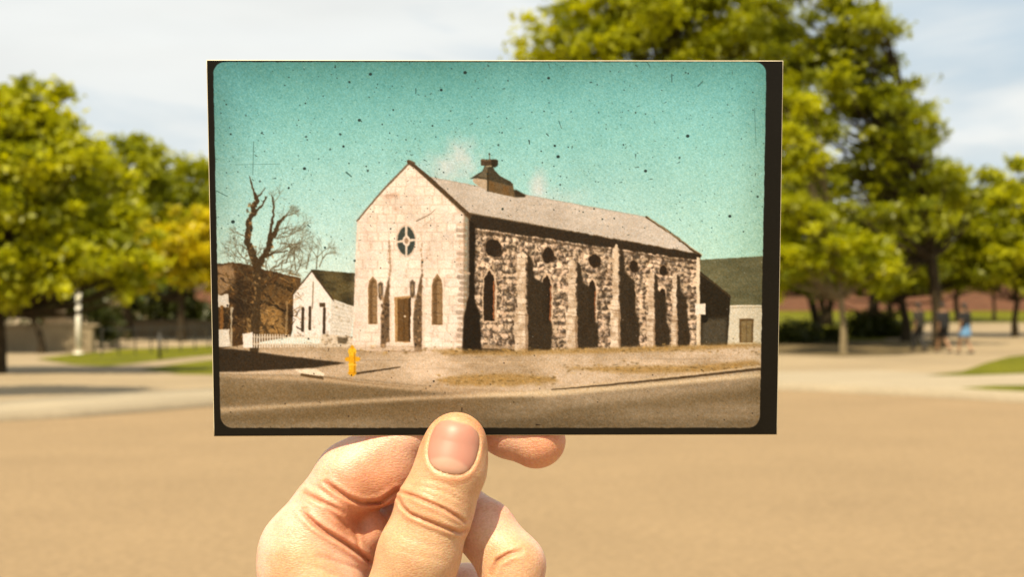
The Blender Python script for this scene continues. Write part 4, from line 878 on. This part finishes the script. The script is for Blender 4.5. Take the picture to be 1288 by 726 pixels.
# pigment: rosier finger ends, joints and folds, sallower thumb; rose also paints their shade
f = (UD-P[:,2]*U)/UD; X_ = PCX+P[:,0]/f; Y_ = HOR-P[:,1]/f; Zp = P[:,2]
pale = np.array([.65, .425, .31]); rose = np.array([.60, .275, .145]); sal = np.array([.55, .34, .175]); red = np.array([.36, .12, .05])
colr = np.tile(pale, (len(P), 1))
def blend(w, cnew):
    global colr
    colr = colr*(1-w[:, None])+cnew*w[:, None]
g = lambda x, y, s: np.exp(-((X_-x)**2+(Y_-y)**2)/s**2)
onT = np.clip((Zp-18)/16, 0, 1)*(Y_ < 800)
blend(onT*.75, sal)
blend((1-onT)*np.clip(g(690,565,50)+g(480,620,55)+g(450,655,40)*.7+g(640,660,55)*.3, 0, 1)*.8, rose)
u, v = nail_uv(P); rr = nail_r(u, v)
blend(onT*np.clip(1-np.abs(rr-1.12)/.28, 0, 1)*.55, rose*1.03)
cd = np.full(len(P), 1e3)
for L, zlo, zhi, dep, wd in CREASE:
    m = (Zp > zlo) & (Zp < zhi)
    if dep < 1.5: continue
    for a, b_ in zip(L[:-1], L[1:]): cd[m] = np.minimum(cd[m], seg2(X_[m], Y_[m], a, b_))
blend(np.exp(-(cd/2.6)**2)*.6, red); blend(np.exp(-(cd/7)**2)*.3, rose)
blend((1-onT)*g(446,660,17)*.6, red*1.15)  # palm hollow darkened, its shade put into the skin colour
ca = ho.data.color_attributes.new('skin_tone', 'FLOAT_COLOR', 'POINT'); ca.data.foreach_set('color', np.c_[np.clip(colr, 0, 1), np.ones(len(P))].astype(np.float32).ravel())
# thumbnail: a thin curved plate lying in its bed
na, nr = 96, 26
ang = np.linspace(0, 2*np.pi, na, endpoint=False); uv = []
for k in range(1, nr+1):
    for a in ang:
        cu, cv = math.cos(a), math.sin(a); s = 1/nail_r(np.array([cu]), np.array([cv]))[0]*(.985*k/nr); uv.append((cu*s, cv*s))
uv = np.array([(0, 0)]+uv)
def nail_points(lift):
    xy = NC+uv[:, :1]*NW*NB+uv[:, 1:]*NL*NA; z = np.full(len(xy), 140.)
    for _ in range(60):
        f = (UD-z*U)/UD; p = np.stack([(xy[:,0]-PCX)*f, (HOR-xy[:,1])*f, z], 1); z = z-np.clip(hand_raw(p), -6, 6)*.8
    rr = nail_r(uv[:,0], uv[:,1]); z = z+lift*(1-.9*rr**7)-1.6*rr**9
    f = (UD-z*U)/UD; return np.stack([(xy[:,0]-PCX)*f, (HOR-xy[:,1])*f, z], 1)
A0, A1 = nail_points(1.0), nail_points(-2.2); n0 = len(A0); F = []
for k in range(nr-1):
    for i in range(na):
        a0 = 1+k*na+i; a1 = 1+k*na+(i+1) % na; F.append([a0, a1, a1+na, a0+na])
F = np.array(F); fan = np.array([[0, 1+i, 1+(i+1) % na, 0] for i in range(na)])
rim = np.array([[1+(nr-1)*na+i, 1+(nr-1)*na+(i+1) % na, 1+(nr-1)*na+(i+1) % na+n0, 1+(nr-1)*na+i+n0] for i in range(na)])
nm = bpy.data.materials.new('nail'); nm.use_nodes = True; t = nm.node_tree; b = t.nodes['Principled BSDF']
at = N(t, 'ShaderNodeAttribute', attribute_name='nail_tone'); t.links.new(at.outputs['Color'], b.inputs['Base Color'])
b.inputs['Roughness'].default_value = .46; b.inputs['Specular IOR Level'].default_value = .45; b.inputs['Subsurface Weight'].default_value = .3; b.inputs['Subsurface Radius'].default_value = (1, .4, .2); b.inputs['Subsurface Scale'].default_value = .002
quads = np.vstack([F, rim, F[:, ::-1]+n0]); tri = np.array([[0, 1+i, 1+(i+1) % na] for i in range(na)])
me = bpy.data.meshes.new('thumbnail'); VV = to_world(np.vstack([A0, A1]))-base
me.from_pydata(VV.tolist(), [], [list(map(int, q)) for q in quads]+[list(map(int, q)) for q in tri]); me.update()
bm = bmesh.new(); bm.from_mesh(me); bmesh.ops.recalc_face_normals(bm, faces=bm.faces); bm.to_mesh(me); bm.free()
for p_ in me.polygons: p_.use_smooth = True
me.materials.append(nm); no = link(bpy.data.objects.new('thumbnail', me), hand)
u, v = uv[:,0], uv[:,1]; nc = np.tile(np.array([.44, .20, .14]), (len(uv), 1))
def nb(w, c):
    global nc
    nc = nc*(1-w[:, None])+np.array(c)*w[:, None]
nb(np.clip((-.42-v-.35*u**2+.06)/.12, 0, 1)*.75, (.53, .31, .22)); nb(np.clip((v-.86)/.1, 0, 1)*.7, (.62, .45, .25)); nb(np.clip((nail_r(u, v)-.9)/.1, 0, 1)*.35, (.48, .19, .11))
nc = np.vstack([nc, nc]); ca = me.color_attributes.new('nail_tone', 'FLOAT_COLOR', 'POINT'); ca.data.foreach_set('color', np.c_[nc, np.ones(len(nc))].astype(np.float32).ravel())
no['label'] = 'smooth pinkish thumbnail with a pale half moon'
print('script', round(time.time()-T0, 1), 's; hand verts', len(P))
